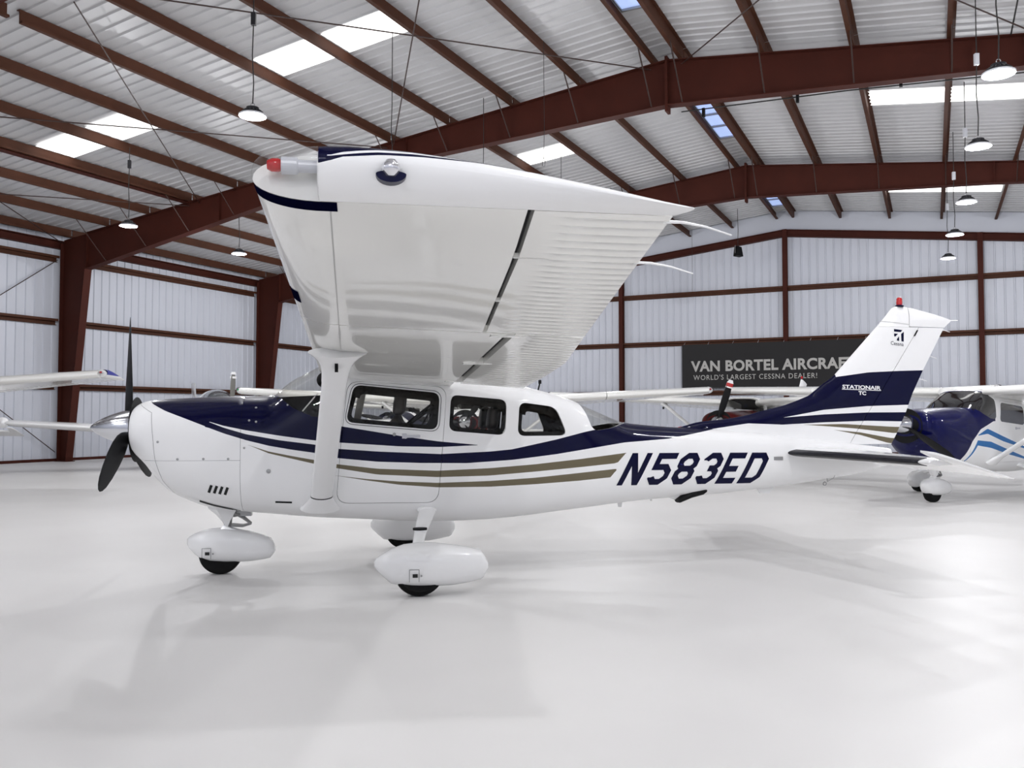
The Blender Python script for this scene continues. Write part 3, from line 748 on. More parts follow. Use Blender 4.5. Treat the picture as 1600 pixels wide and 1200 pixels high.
# ---- belly and cabin details
sc_ = MB(); R = []
for x, r in ((5.45, .01), (5.50, .055), (5.58, .085), (5.68, .085), (5.74, .06)):
    R.append([(x, .13 + r * 1.0 * math.cos(a), .70 + r * .9 * math.sin(a)) for a in np.linspace(0, 2 * PI, 17)[:-1]])
sc_.rings(R); SC = sc_.build('belly_scoop', white, AC, flip=True, smooth=40)
m = MB(); R = []
for x, zc_, r in ((5.57, .625, .02), (5.60, .64, .04), (5.72, .69, .045), (5.84, .715, .04), (5.87, .72, .02)):
    R.append([(x, .19 + .06 * math.cos(a), zc_ + r * math.sin(a)) for a in np.linspace(0, 2 * PI, 13)[:-1]])
m.rings(R); m.build('scoop_mouth', black, SC, flip=True, smooth=40)
for (X, z0, l, h_) in ((6.55, .715, .18, .05), (5.02, .60, .05, .05), (5.36, .635, .02, .03)):
    m = MB(); m.hexa([(X, -.01, z0 - h_), (X + l * .6, -.01, z0 - h_), (X + l * .6, .012, z0 - h_), (X, .012, z0 - h_), (X - l * .3, -.015, z0 + .04), (X + l, -.015, z0 + .06), (X + l, .015, z0 + .06), (X - l * .3, .015, z0 + .04)])
    m.build('belly_antenna', white, AC, flip=True)
m = MB(); m.tube([(4.17, .1, 1.72), (4.19, .1, 1.80)], .008, 6); m.lathe([(0, 0), (.016, .0), (.016, .035), (0, .04)], 10, 'z', (4.19, .1, 1.79)); m.build('roof_antenna', black, AC, flip=True)
# door handle and lock
m = MB(); yy = half(2.9, 1.29)
m.box((2.815, yy, 1.267), (2.855, yy + .006, 1.312)); m.box((2.86, yy + .002, 1.274), (2.978, yy + .009, 1.298)); m.lathe([(0, yy), (.022, yy), (.022, yy + .010), (0, yy + .010)], 14, 'y', (2.845, 0, 1.287)); m.build('handle', mat('brushed_handle', (.55, .55, .58), .35, metal=.7), DOOR, flip=True)
stud(2.745, 1.305, .016, steel, DOOR, 'lock')
fr = round_poly([(2.368,1.770),(3.176,1.697),(3.149,1.327),(2.296,1.402)], .085, 5)
ribbon(fr + [fr[0]], .006).build('window_seal', mat('grey_seal', (.10, .10, .11), .6), DOOR, flip=True, recalc=False)
# windshield brace and mirror-like probe
m = MB(); m.tube([(1.93, .505, 1.515), (2.06, .44, 1.68)], .006, 6); m.build('windshield_brace', white, AC, flip=True)
m = MB(); m.lathe([(0, -.02), (.06, -.02), (.075, 0), (.06, .02), (0, .02)], 16, 'y', (2.12, .40, 1.80)); m.build('sun_visor', black, AC, flip=True)
# cabin floor, panel, seats
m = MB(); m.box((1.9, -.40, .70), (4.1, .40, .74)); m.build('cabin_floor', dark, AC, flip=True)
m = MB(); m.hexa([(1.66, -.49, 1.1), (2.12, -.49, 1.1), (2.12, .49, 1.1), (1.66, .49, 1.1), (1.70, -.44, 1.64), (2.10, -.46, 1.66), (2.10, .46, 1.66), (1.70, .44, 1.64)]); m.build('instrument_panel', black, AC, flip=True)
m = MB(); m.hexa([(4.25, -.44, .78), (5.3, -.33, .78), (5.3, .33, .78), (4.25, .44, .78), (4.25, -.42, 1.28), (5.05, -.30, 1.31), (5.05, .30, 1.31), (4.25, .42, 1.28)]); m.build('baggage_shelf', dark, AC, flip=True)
def seat(X, Y, zt):
    s = empty('seat', (0, 0, 0), 0, AC)
    def rb(c, e, tilt, name, mt=leather):
        m = MB(); R = []
        for k, tt in enumerate(np.linspace(-1, 1, 9)):
            sc2 = (1 - abs(tt) ** 4) ** .25 if abs(tt) < 1 else .25
            R.append([(c[0] + tilt * tt * e[2] + e[0] * sc2 * math.copysign(abs(math.cos(a)) ** .6, math.cos(a)), c[1] + e[1] * sc2 * math.copysign(abs(math.sin(a)) ** .6, math.sin(a)), c[2] + e[2] * tt) for a in np.linspace(0, 2 * PI, 21)[:-1]])
        m.rings(R); return m.build(name, mt, s, flip=True, smooth=50)
    rb((X, Y, zt - .50), (.07, .21, .30), .18, 'backrest'); rb((X + .07, Y, zt - .10), (.055, .115, .115), .12, 'headrest'); rb((X - .22, Y, zt - .80), (.26, .22, .07), 0, 'cushion')
seat(2.73, .28, 1.685); seat(2.77, -.28, 1.69); seat(3.62, .28, 1.55); seat(3.62, -.28, 1.55)
for Y in (.40, -.40):
    m = MB(); m.tube([(3.20, Y, 1.62), (2.96, Y * .75, 1.44), (2.86, Y * .5, 1.36)], .014, 4); m.tube([(3.18, Y, 1.60), (3.03, Y * .7, 1.33)], .012, 4); m.build('shoulder_belt', belt, AC, flip=True)
for s in (-1,):
    m = MB(); m.hexa([(2.36, s * .52, 1.36), (2.43, s * .52, 1.36), (2.43, s * .545, 1.36), (2.36, s * .545, 1.36), (2.43, s * .51, 1.78), (2.51, s * .51, 1.78), (2.51, s * .54, 1.78), (2.43, s * .54, 1.78)]); m.build('door_post_trim', cream, AC, flip=True)

# ---- propeller
PR = empty('propeller', (.335, 0, 1.365), 0, AC)
def blade(ang):
    m = MB(); R = []
    for r, ch, th, pt in ((.05, .07, .07, 55), (.14, .085, .06, 50), (.22, .125, .032, 44), (.36, .155, .024, 36), (.55, .165, .018, 29), (.75, .150, .013, 24), (.90, .118, .010, 21), (.98, .075, .007, 20), (1.02, .03, .004, 19)):
        p = math.radians(pt); ring = []
        for k in range(14):
            a = 2 * PI * k / 14; cx, tx = ch / 2 * math.cos(a), th / 2 * math.sin(a)
            # chord direction lies between the disc plane and the axis
            ring.append((cx * math.sin(p) - tx * math.cos(p), cx * math.cos(p) + tx * math.sin(p), r))
        R.append(ring)
    m.rings(R); ca, sa = math.cos(ang), math.sin(ang)
    m.v = [(x, y * ca + z * sa, -y * sa + z * ca) for x, y, z in m.v]
    return m
for a in (0.0, 119.5, -119.5):
    blade(math.radians(a)).build('blade', mat('black_blade_paint', (.006, .006, .007), .45, spec=.2), PR, flip=True, smooth=50)
MB().lathe([(.0, -.335), (.018, -.325), (.05, -.285), (.085, -.225), (.118, -.15), (.145, -.07), (.165, .01), (.176, .05), (.176, .075), (.0, .075)], 40, 'x').build('spinner', chrome, PR, flip=True, smooth=50)

# ---- wing
def te(Y): return float(np.interp(Y, [0, .7, 1.5, 2.1, 5.36, 5.5], [3.90, 3.90, 3.955, 3.97, 3.61, 3.63]))
LEX = 2.07
def zl(X, Y):
    k = (Y - .57) / (5.35 - .57); return (1.988 - .072 * X) * (1 - k) + 2.232 * k
def wlow(X, Y):
    s = (X - LEX) / (te(Y) - LEX); e = (.07 * (1 - math.sqrt(max(0, 1 - ((.15 - s) / .15) ** 2))) if s < .15 else 0)
    return zl(X, Y) + e
def wup(X, Y):
    s = min(1, max(0, (X - LEX) / (te(Y) - LEX))); T = .123 * (te(Y) - LEX)
    nt_ = (.2969 * math.sqrt(s) - .126 * s - .3516 * s * s + .2843 * s ** 3 - .1036 * s ** 4) / .1
    return max(zl(X, Y) + .07 * (1 - s) + (T - .07) * nt_ * .5 * 2, wlow(X, Y) + .004)
def cove(Y): return float(np.interp(Y, [.5, 3.03], [3.27, 3.37])) if Y <= 3.04 else float(np.interp(Y, [3.04, 4.74, 5.37], [3.215, 3.115, 3.06]))
def wsection(Y, x0, x1, n=18, bead=0.0, cosine=True):
    xs = [x0 + (x1 - x0) * ((1 - math.cos(PI / 2 * k / n)) if cosine else k / n) for k in range(n + 1)]
    return [(x, Y, wlow(x, Y) - (bead if x > x0 + .16 and x < x1 - .01 else 0)) for x in xs[::-1]] + [(x, Y, wup(x, Y)) for x in xs[1 if cosine else 0:]]
tip_livery = livery('navy_wing_tip_paint', [(NAVY, 2.29, 3.04, [(2.30,2.332),(2.314,2.331),(2.38,2.356),(2.515,2.37),(2.654,2.371),(2.878,2.362),(3.039,2.342)], [(2.30, 3.9)]),
    (WHITE, 2.33, 2.88, [(2.331,2.356),(2.391,2.366),(2.489,2.380),(2.609,2.382),(2.878,2.366)], [(2.331,2.358),(2.391,2.377),(2.488,2.390),(2.609,2.393),(2.878,2.366)])])
def wing(sgn):
    m = MB()
    Ys = [.30, .57, .9, 1.3, 1.7, 2.1, 2.5, 2.9, 3.03]
    fl = (lambda v: v) if sgn > 0 else (lambda v: [(x, -y, z) for x, y, z in v])
    def lofts(Y_, f):
        mm = MB(); mm.rings([f(Y) for Y in Y_]); mm.v = fl(mm.v); return mm
    a = lofts(Ys, lambda Y: wsection(Y, LEX, cove(Y) - .012)); b = lofts([3.045, 3.4, 3.8, 4.2, 4.6, 4.9, 5.2, 5.357], lambda Y: wsection(Y, LEX, cove(Y) - .012))
    m.add(a.v, a.f); m.add(b.v, b.f)
    w = m.build('wing', wing_white, AC, flip=True, smooth=35)
    # moving surfaces with beaded skins
    def surf(y0, y1, name, gap):
        step = .0475; ys = [y0]; 
        while ys[-1] + step < y1 - .005: ys.append(ys[-1] + step)
        ys.append(y1); R = []
        for i, Y in enumerate(ys): R += [(Y, .0), (Y + .004, .0018), (Y + .008, 0.0)] if i % 2 and i < len(ys) - 1 else [(Y, 0.0)]
        mm = MB(); mm.rings([wsection(Y, cove(min(Y, 3.03) if y0 < 3 else Y) + gap, te(Y), 10, bd, False) for Y, bd in R]); mm.v = fl(mm.v)
        return mm.build(name, wing_white, w, flip=True, smooth=30)
    fp = surf(.72, 3.03, 'flap', .05); al = surf(3.06, 5.352, 'aileron', .014)
    for y0, y1, g_ in ((.6, 3.03, .05), (3.06, 5.35, .014)):     # black strip added above the gap, painting in the shade inside the wing
        mm = MB(); mm.rings([[(cove(Y) - .03, Y, wlow(cove(Y), Y) + .045), (cove(Y) + g_ + .03, Y, wlow(cove(Y), Y) + .045), (cove(Y) + g_ + .03, Y, wlow(cove(Y), Y) + .055), (cove(Y) - .03, Y, wlow(cove(Y), Y) + .055)] for Y in np.linspace(y0, y1, 8)]); mm.v = fl(mm.v)
        mm.build('gap_shade_strip', black, w, flip=True)
    # hinge notches and flap tracks
    for Y in (4.735, 3.9):
        mm = MB(); X = cove(Y); mm.box((X - .012, Y - .006, wlow(X, Y) - .003), (X + .15, Y + .006, wlow(X, Y) + .02)); mm.v = fl(mm.v); mm.build('hinge', steel if Y > 4.8 else wing_white, w, flip=True)
    for Y in (.80, 1.82, 2.95):
        mm = MB(); X = cove(Y); mm.hexa([(X - .10, Y - .05, wlow(X, Y) - .002), (X + .12, Y - .05, wlow(X, Y) - .004), (X + .12, Y + .05, wlow(X, Y) - .004), (X - .10, Y + .05, wlow(X, Y) - .002), (X - .12, Y - .05, wlow(X, Y) + .05), (X + .14, Y - .05, wlow(X, Y) + .05), (X + .14, Y + .05, wlow(X, Y) + .05), (X - .12, Y + .05, wlow(X, Y) + .05)])
        mm.v = fl(mm.v); mm.build('flap_track', wing_white, w, flip=True)
    # inspection covers and panel laps
    for X, Y, rx, ry in ((2.84, 4.03, .09, .05), (2.98, 3.55, .07, .05), (2.72, 3.2, .09, .06), (2.95, 2.75, .08, .06), (2.60, 2.55, .09, .07), (2.92, 1.75, .08, .07)):
        mm = MB(); mm.rings([[(X + rx * q * math.copysign(abs(math.cos(t_)) ** .6, math.cos(t_)), Y + ry * q * math.copysign(abs(math.sin(t_)) ** .6, math.sin(t_)), wlow(X + rx * q * math.cos(t_), Y + ry * q * math.sin(t_)) - .0015) for t_ in np.linspace(0, 2 * PI, 33)[:-1]] for q in (1.0, .965)], cap=False); mm.v = fl(mm.v)
        mm.build('inspection_cover', mat('panel_lap_shadow', (.42, .42, .41), .6), w, flip=True, recalc=False)
    for X0, Y0, X1, Y1 in ((2.335, 5.34, 2.30, 2.1), (2.075, 1.98, 3.22, 2.05)):
        mm = MB(); n = 14
        for k in range(n):
            a_, b_2 = k / n, (k + 1) / n
            p, q = (X0 + (X1 - X0) * a_, Y0 + (Y1 - Y0) * a_), (X0 + (X1 - X0) * b_2, Y0 + (Y1 - Y0) * b_2)
            dx, dy = (.0025, 0) if abs(Y1 - Y0) > 1 else (0, .003)
            mm.add([(p[0] - dx, p[1] - dy, wlow(*p) - .0015), (p[0] + dx, p[1] + dy, wlow(*p) - .0015), (q[0] + dx, q[1] + dy, wlow(*q) - .0015), (q[0] - dx, q[1] - dy, wlow(*q) - .0015)], [(0, 1, 2, 3)])
        mm.v = fl(mm.v); mm.build('panel_lap', mat('panel_lap_shadow', (.42, .42, .41), .6), w, flip=True, recalc=False)
    # navy bands by the tip and on the leading edge
    def under(x0, x1, y0, y1, d=.002):
        mm = MB(); n = 14; R = []
        for k in range(n + 1):
            x = x0 + (x1 - x0) * (k / n) ** 2
            R.append([(x, y, wlow(x, y) - d) for y in np.linspace(y0, y1, 4)])
        mm.rings(R, cap=False, closed=False); mm.v = fl(mm.v); return mm.build('paint_band', band_m, w, flip=True, recalc=False)
    under(LEX, 2.36, 5.255, 5.355); under(LEX, 2.115, 3.5, 3.78)
    # tip cap, lens, position light, courtesy light
    tm = MB(); R = []
    for Y, k, lx, tx, up in ((5.36, 1, 2.07, 3.615, 0), (5.395, .985, 2.07, 3.63, .004), (5.425, .93, 2.075, 3.642, .012), (5.452, .80, 2.085, 3.65, .022), (5.474, .58, 2.11, 3.65, .03), (5.488, .30, 2.16, 3.64, .034), (5.494, .06, 2.24, 3.60, .034)):
        ring = []
        for x, y, z in wsection(5.36, LEX, 3.61, 22):
            s = (x - LEX) / (3.61 - LEX); mid = (wlow(x, 5.36) + wup(x, 5.36)) / 2
            mid2 = mid + up * (1 - s)
            ring.append((lx + (tx - lx) * s, Y, mid2 + (z - mid) * k))
        R.append(ring)
    tm.rings(R); tm.v = fl(tm.v); tme = tm.mesh('wing_tip', tip_livery, flip=True)
    tip = put('wing_tip', cut_plane(tme, (2.30, 0, 0), (1, 0, 0), False), w, 35)
    ln = put('nav_light_lens', cut_plane(tme, (2.298, 0, 0), (1, 0, 0), True), w, 35); fixmat(ln, lens_m)
    mm = MB(); sec = [p for p in wsection(5.36, LEX, 3.61, 60) if p[0] < 2.295]
    lo_, hi_ = wlow(2.297, 5.36), wup(2.297, 5.36)
    mm.rings([[(2.302, 5.361 + .118 * math.sin(a_), (lo_ + hi_) / 2 + .008 + (hi_ - lo_) / 2 * .97 * math.cos(a_)) for a_ in np.linspace(0, PI, 13)], [(2.296, 5.361 + .118 * math.sin(a_), (lo_ + hi_) / 2 + .008 + (hi_ - lo_) / 2 * .97 * math.cos(a_)) for a_ in np.linspace(0, PI, 13)]]); mm.v = fl(mm.v)
    mm.build('bulkhead', white, tip, flip=True)
    mm = MB(); mm.lathe([(0, 2.172), (.030, 2.172), (.030, 2.225), (.022, 2.23), (.022, 2.298), (0, 2.298)], 20, 'x', (0, 5.40, 2.342)); mm.v = fl(mm.v); mm.build('light_socket', lamp_rim, w, flip=True)
    mm = MB(); mm.lathe([(0, -.026), (.016, -.026), (.024, -.01), (.024, .012), (.018, .026), (0, .028)], 20, 'x', (2.15, 5.40, 2.342)); mm.v = fl(mm.v); mm.build('position_light', red_lens if sgn > 0 else mat('green_lens', (.0, .3, .08), .15, coat=1), w, flip=True, smooth=40)
    mm = MB(); mm.rings([[(2.545 + .052 * math.cos(a_), 5.47 + d, 2.30 + (.028 * math.sin(a_) if math.sin(a_) < 0 else .012 * math.sin(a_))) for a_ in np.linspace(0, 2 * PI, 25)[:-1]] for d in (-.02, .038)]); mm.v = fl(mm.v); cup = mm.build('courtesy_light', navy, tip, flip=True, smooth=40)
    mm = MB(); mm.lathe([(.0, -.032), (.018, -.028), (.03, -.012), (.033, 0), (.03, .012), (.018, .028), (0, .032)], 20, 'z', (2.545, 5.50, 2.322)); mm.v = fl(mm.v); mm.build('bulb_cover', mat('silver_bulb', (.75, .75, .78), .12, metal=.85), cup, flip=True, smooth=50)
    for Y in (5.28, 4.72):
        X = te(Y); z = wlow(X, Y); mm = MB(); mm.tube([(X - .02, Y, z + .004), (X + .06, Y, z + .004), (X + .16, Y - .01, z - .008), (X + .27, Y - .02, z - .035)], [.008, .006, .0045, .003], 6); mm.v = fl(mm.v); mm.build('static_wick', white, al, flip=True)
    return w
wing(1); wing(-1)

# ---- struts
def strut(sgn):
    P0, P1 = Vector((2.10, .555, .70)), Vector((2.275, 2.02, 1.925))
    def ring(p, ch, th, tilt=0.0):
        return [(p.x + ch / 2 * math.cos(a) - .02 * ch * 0, p.y * sgn + (th / 2 * math.sin(a) * .65) * sgn, p.z - th / 2 * math.sin(a) * .75) for a in np.linspace(0, 2 * PI, 25)[:-1]]
    m = MB(); m.rings([ring(P0.lerp(P1, q), .19, .075) for q in np.linspace(0.04, .97, 8)])
    s = m.build('wing_strut', white, AC, flip=True, smooth=50)
    m = MB(); m.rings([ring(P0.lerp(P1, q), c_, t_) for q, c_, t_ in ((.845, .196, .08), (.90, .205, .082), (.94, .235, .085), (.968, .285, .09), (.99, .35, .10), (1.01, .43, .11))]); m.build('upper_cuff', white, s, flip=True, smooth=50)
    m = MB(); m.rings([ring(P0.lerp(P1, q), c_, t_) for q, c_, t_ in ((-.045, .36, .13), (-.015, .29, .11), (.015, .235, .095), (.045, .198, .082))]); m.build('lower_cuff', white, s, flip=True, smooth=50)
    m = MB(); q = P0.lerp(P1, .955); m.box((q.x - .012, q.y * sgn - .05 + .06 * sgn, q.z - .075), (q.x + .012, q.y * sgn - .005 + .06 * sgn, q.z - .01)); m.build('tie_down_slot', black, s, flip=True)
    m = MB(); m.rings([ring(P0.lerp(P1, q), .1915, .077) for q in (.048, .056)]); m.build('seam', gap_m, s, flip=True)
strut(1); strut(-1)

# ---- landing gear
def pant(prof, Y, hw, mt=white):
    """streamlined wheel fairing: list of (X, zlow, zhigh, width factor)"""
    m = MB(); R = []
    for X, zb, zt, k in prof:
        zc_ = (zb + zt) / 2; h_ = (zt - zb) / 2; n = 2.6
        ring = []
        for a in np.linspace(0, 2 * PI, 33)[:-1]:
            c_, s_ = math.cos(a), math.sin(a); r = (abs(c_) ** n + abs(s_) ** n) ** (-1 / n)
            ring.append((X, Y + hw * k * r * c_, zc_ + h_ * r * s_))
        R.append(ring)
    m.rings(R); return m
MAINP = [(2.56,.245,.285,.10),(2.58,.215,.315,.34),(2.64,.155,.352,.60),(2.70,.105,.385,.80),(2.80,.085,.418,.95),(2.92,.078,.430,1.0),(3.06,.075,.424,1.0),(3.20,.078,.405,.94),(3.32,.095,.385,.84),(3.43,.118,.362,.70),(3.455,.135,.335,.62),(3.49,.20,.27,.45)]
NOSEP = [(.865,.28,.33,.10),(.885,.245,.352,.34),(.93,.195,.378,.58),(.99,.148,.402,.80),(1.08,.122,.422,.95),(1.20,.112,.428,1.0),(1.33,.108,.408,1.0),(1.45,.112,.385,.92),(1.55,.125,.35,.80),(1.612,.138,.325,.68),(1.635,.165,.29,.6),(1.658,.20,.24,.45)]
def tire(X, Y, r, w):
    m = MB(); m.lathe([(r * .5, -w * .42), (r * .8, -w * .5), (r * .95, -w * .42), (r, -w * .2), (r, w * .2), (r * .95, w * .42), (r * .8, w * .5), (r * .5, w * .42)], 40, 'y', (X, Y, r)); return m
def placard(prof, X, z, Y, parent):
    m = MB(); m.box((X - .02, Y, z - .014), (X + .02, Y + .004, z + .014)); m.build('inflation_port', dk, parent, flip=True)
    m = MB(); m.lathe([(0, Y), (.008, Y), (.008, Y + .004), (0, Y + .004)], 10, 'y', (X + .05, 0, z - .002)); m.build('fastener', steel, parent, flip=True)
    m = MB()
    for (a0, b0, a1, b1) in ((X - .048, z - .05, X - .045, z + .05), (X + .03, z - .05, X + .033, z + .05), (X - .048, z + .047, X + .033, z + .05)): m.box((a0, Y + .001, b0), (a1, Y + .003, b1))
    m.build('access_door_edge', gap_m, parent, flip=True)
for s in (1, -1):
    leg = MB(); R = []
    for X, Y, z, ch, th in ((3.05, .44, .655, .165, .06), (3.045, .56, .60, .158, .055), (3.0, .75, .532, .135, .05), (2.955, .95, .455, .105, .045), (2.925, 1.15, .395, .095, .04), (2.92, 1.22, .37, .09, .04)):
        R.append([(X + ch / 2 * math.cos(a), s * Y + .3 * th / 2 * math.sin(a) * s, z + th / 2 * math.sin(a)) for a in np.linspace(0, 2 * PI, 21)[:-1]])
    leg.rings(R); G = leg.build('main_gear_leg', white, AC, flip=True, smooth=50)
    wf = pant(MAINP, 1.285 * s, .15).build('wheel_fairing', white, G, flip=True, smooth=40)
    tire(2.925, 1.285 * s, .208, .19).build('tire', rubber, G, flip=True, smooth=35)
    m = MB(); m.rings([[(2.955 + .062 * math.cos(a), s * (.94 + .045 * math.sin(a)), z) for a in np.linspace(0, 2 * PI, 17)[:-1]] for z in (.488, .506)]); m.build('entry_step', black, G, flip=True, smooth=40)
    m = MB(); m.hexa([(2.93, s * .95 - .03, .44), (2.98, s * .95 - .03, .44), (2.98, s * .95 + .03, .44), (2.93, s * .95 + .03, .44), (2.90, s * .94 - .035, .488), (3.01, s * .94 - .035, .488), (3.01, s * .94 + .035, .488), (2.90, s * .94 + .035, .488)]); m.build('step_bracket', white, G, flip=True)
    if s > 0: placard(None, 2.885, .185, 1.285 + .1475, wf)
    m = MB(); m.rings([[(3.045 + q * .088 * math.cos(a), s * (.515 + d), .612 + q * .038 * math.sin(a)) for a in np.linspace(0, 2 * PI, 21)[:-1]] for q, d in ((1, -.03), (1, .025), (.75, .05))]); m.build('gear_boot', white, G, flip=True, smooth=50)
NG = empty('nose_gear', (0, 0, 0), 0, AC)
m = MB(); R = []
for (xa, xb, z, hw) in ((1.02, 1.36, .72, .10), (1.05, 1.30, .61, .085), (1.12, 1.265, .55, .07), (1.175, 1.235, .485, .05), (1.19, 1.225, .46, .035)):
    R.append([(xa, -hw * .3, z), (xa, hw * .3, z), (xa + (xb - xa) * .35, hw, z - .012), (xb, hw * .9, z - .03), (xb, -hw * .9, z - .03), (xa + (xb - xa) * .35, -hw, z - .012)])
m.rings(R); m.build('strut_fairing', white, NG, flip=True, smooth=20)
m = MB(); m.tube([(1.24, 0, .62), (1.22, 0, .40), (1.20, 0, .26)], .035, 12); m.tube([(1.40, .0, .60), (1.34, 0, .575), (1.27, 0, .56)], .04, 10); m.build('oleo_strut', steel, NG, flip=True, smooth=40)
m = MB()
for yy in (.035, -.035):
    m.tube([(1.29, yy, .565), (1.37, yy * .8, .515), (1.435, yy * .4, .462)], [.016, .014, .012], 6); m.tube([(1.435, yy * .4, .462), (1.36, yy * .8, .443), (1.26, yy, .452)], [.012, .014, .016], 6)
m.build('torque_link', steel, NG, flip=True, smooth=40)
m = MB(); m.box((1.34, -.05, .535), (1.44, .05, .60)); m.build('shimmy_damper', steel, NG, flip=True)
nf = pant(NOSEP, 0, .135).build('wheel_fairing', white, NG, flip=True, smooth=40)
tire(1.165, 0, .195, .15).build('tire', rubber, NG, flip=True, smooth=35)
m = MB(); m.hexa([(1.17, -.06, .415), (1.36, -.05, .38), (1.36, .05, .38), (1.17, .06, .415), (1.19, -.045, .455), (1.29, -.035, .42), (1.29, .035, .42), (1.19, .045, .455)]); m.build('fork_cover', white, NG, flip=True)
placard(None, 1.065, .208, .134, nf)
ribbon([(1.03, .712), (1.15, .668), (1.30, .628), (1.37, .604)], .022).build('gear_well_slot', black, LOC, flip=True, recalc=False)

# ---- tail
LEf = [(1.10,6.9),(1.25,5.70),(1.352,5.67),(1.40,5.84),(1.414,5.92),(1.44,6.19),(1.474,6.41),(1.517,6.55),(1.575,6.815),(1.62,6.95),(1.687,7.12),(1.807,7.275),(1.89,7.40),(2.514,7.995),(2.638,8.10),(2.66,8.156)]
TEf = [(1.10,8.03),(1.157,8.06),(1.28,8.131),(1.501,8.242),(1.716,8.33),(1.961,8.457),(2.433,8.723),(2.50,8.80),(2.519,8.818),(2.566,8.67),(2.611,8.478),(2.649,8.309),(2.66,8.16)]
fle = lambda z: float(np.interp(z, [a for a, b in LEf], [b for a, b in LEf]))
fte = lambda z: float(np.interp(z, [a for a, b in TEf], [b for a, b in TEf]))
fhinge = lambda z: 7.62 + (z - 1.25) * .667
def fht(X, z):
    a, b = fle(z), fte(z); s = min(1, max(0, (X - a) / max(b - a, .01)))
    T = float(np.interp(z, [1.1, 1.9, 2.5, 2.62, 2.66], [.06, .05, .036, .026, .006]))
    return T * min(1, (s / .18)) ** .5 * (1 - .88 * max(0, (s - .35) / .65)) + .002
def slab(zs, x0, x1, n=16):
    m = MB(); R = []
    for z in zs:
        a, b = x0(z), x1(z); xs = [a + (b - a) * (k / n) ** 1.5 for k in range(n + 1)]
        R.append([(x, fht(x, z), z) for x in xs] + [(x, -fht(x, z), z) for x in xs[::-1]])
    return m.rings(R)
zfin = [1.12, 1.25] + [1.352 + .01 * k for k in range(12)] + list(np.linspace(1.49, 2.43, 40))
m = slab(zfin, fle, lambda z: fhinge(z) - .004, 20)
b = slab([2.4315, 2.48, 2.52, 2.56, 2.60, 2.625, 2.638, 2.65, 2.658], fle, lambda z: min(8.283, fte(z)), 12); m.add(b.v, b.f)
FIN = m.build('vertical_fin', fin_livery, AC, flip=True, smooth=35)
m = slab(list(np.linspace(1.17, 2.43, 24)), lambda z: fhinge(z) + .003, fte, 10)
b = slab([2.438, 2.47, 2.50, 2.519, 2.55, 2.58, 2.61, 2.63, 2.645], lambda z: 8.292, lambda z: max(8.30, fte(z)), 8); m.add(b.v, b.f)
RUD = m.build('rudder', fin_livery, FIN, flip=True, smooth=35)
MB().lathe([(0, 0), (.045, 0), (.045, .012), (.03, .02), (0, .02)], 18, 'z', (8.195, 0, 2.655)).build('beacon_base', navy, FIN, flip=True, smooth=40)
MB().lathe([(0, .018), (.031, .018), (.033, .05), (.030, .085), (.018, .10), (0, .104)], 18, 'z', (8.195, 0, 2.655)).build('beacon', red_lens, FIN, flip=True, smooth=50)
onfin = lambda X, z: (X, fht(X, z) + .003, z)
for X, z, dx, dz in ((8.80, 2.515, .10, .005), (8.70, 2.42, .10, -.03), (8.54, 2.13, .09, -.03), (8.42, 1.88, .09, -.03)):
    MB().tube([(X - .01, 0, z), (X + dx, 0, z + dz)], .004, 5).build('static_wick', white, RUD, flip=True)
m = MB(); m.box((8.34, .028, 2.335), (8.352, .040, 2.40)); m.v = [(x + (z - 2.335) * .6, y, z) for x, y, z in m.v]; m.build('hinge_slot', black, FIN, flip=True)
ribbon([(7.958, 2.492), (8.28, 2.46)], .005, onfin).build('seam', mat('panel_lap_shadow', (.42, .42, .41), .6), FIN, flip=True, recalc=False)
# emblem: flag-like stripes parting around a rising aircraft shape
ex, ez, ew, eh = 8.098, 2.285, .118, .122
E_ = lambda pts: [(ex + x * ew, ez + z * eh - .012 * x) for x, z in pts]
for q in ([(.0, 1.0), (.86, 1.0), (.66, .80), (.0, .78)], [(.0, .60), (.40, .62), (.10, .33), (.0, .38)], [(1.0, .88), (1.0, .0), (.76, .0), (.72, .64)], [(.50, .42), (.52, .0), (.28, .02), (.30, .16)]):
    quadpatch(E_(q), onfin, 3, 3).build('emblem_stripe', navy, FIN, flip=True, recalc=False)
def fin_text(txt, x0, x1, z0, z1, mt, bold, sk=0.0, drop=0.0, sx=1):
    v, f, (a, b_, c_, d) = text_geo(txt, 1.0, 1.0, bold)
    for vv_, ff_ in islands(v, f):
        m = MB(); m.add([onfin(x0 + (x - a) / (b_ - a) * (x1 - x0) + sk * (y - c_) / (d - c_), z0 + (y - c_) / (d - c_) * (z1 - z0) - drop * (x - a) / (b_ - a)) for x, y in vv_], ff_)
        m.build('letter', mt, FIN, flip=True, recalc=False)
fin_text('Cessna', 8.056, 8.214, 2.237, 2.277, navy, .0, drop=.014)
fin_text('STATIONAIR', 7.475, 7.935, 1.762, 1.803, white, .03, drop=.012)
fin_text('TC', 7.665, 7.757, 1.695, 1.737, white, .04, drop=.004)
ribbon([(7.470, 1.755), (7.94, 1.743)], .007, onfin).build('lettering_underline', white, FIN, flip=True, recalc=False)

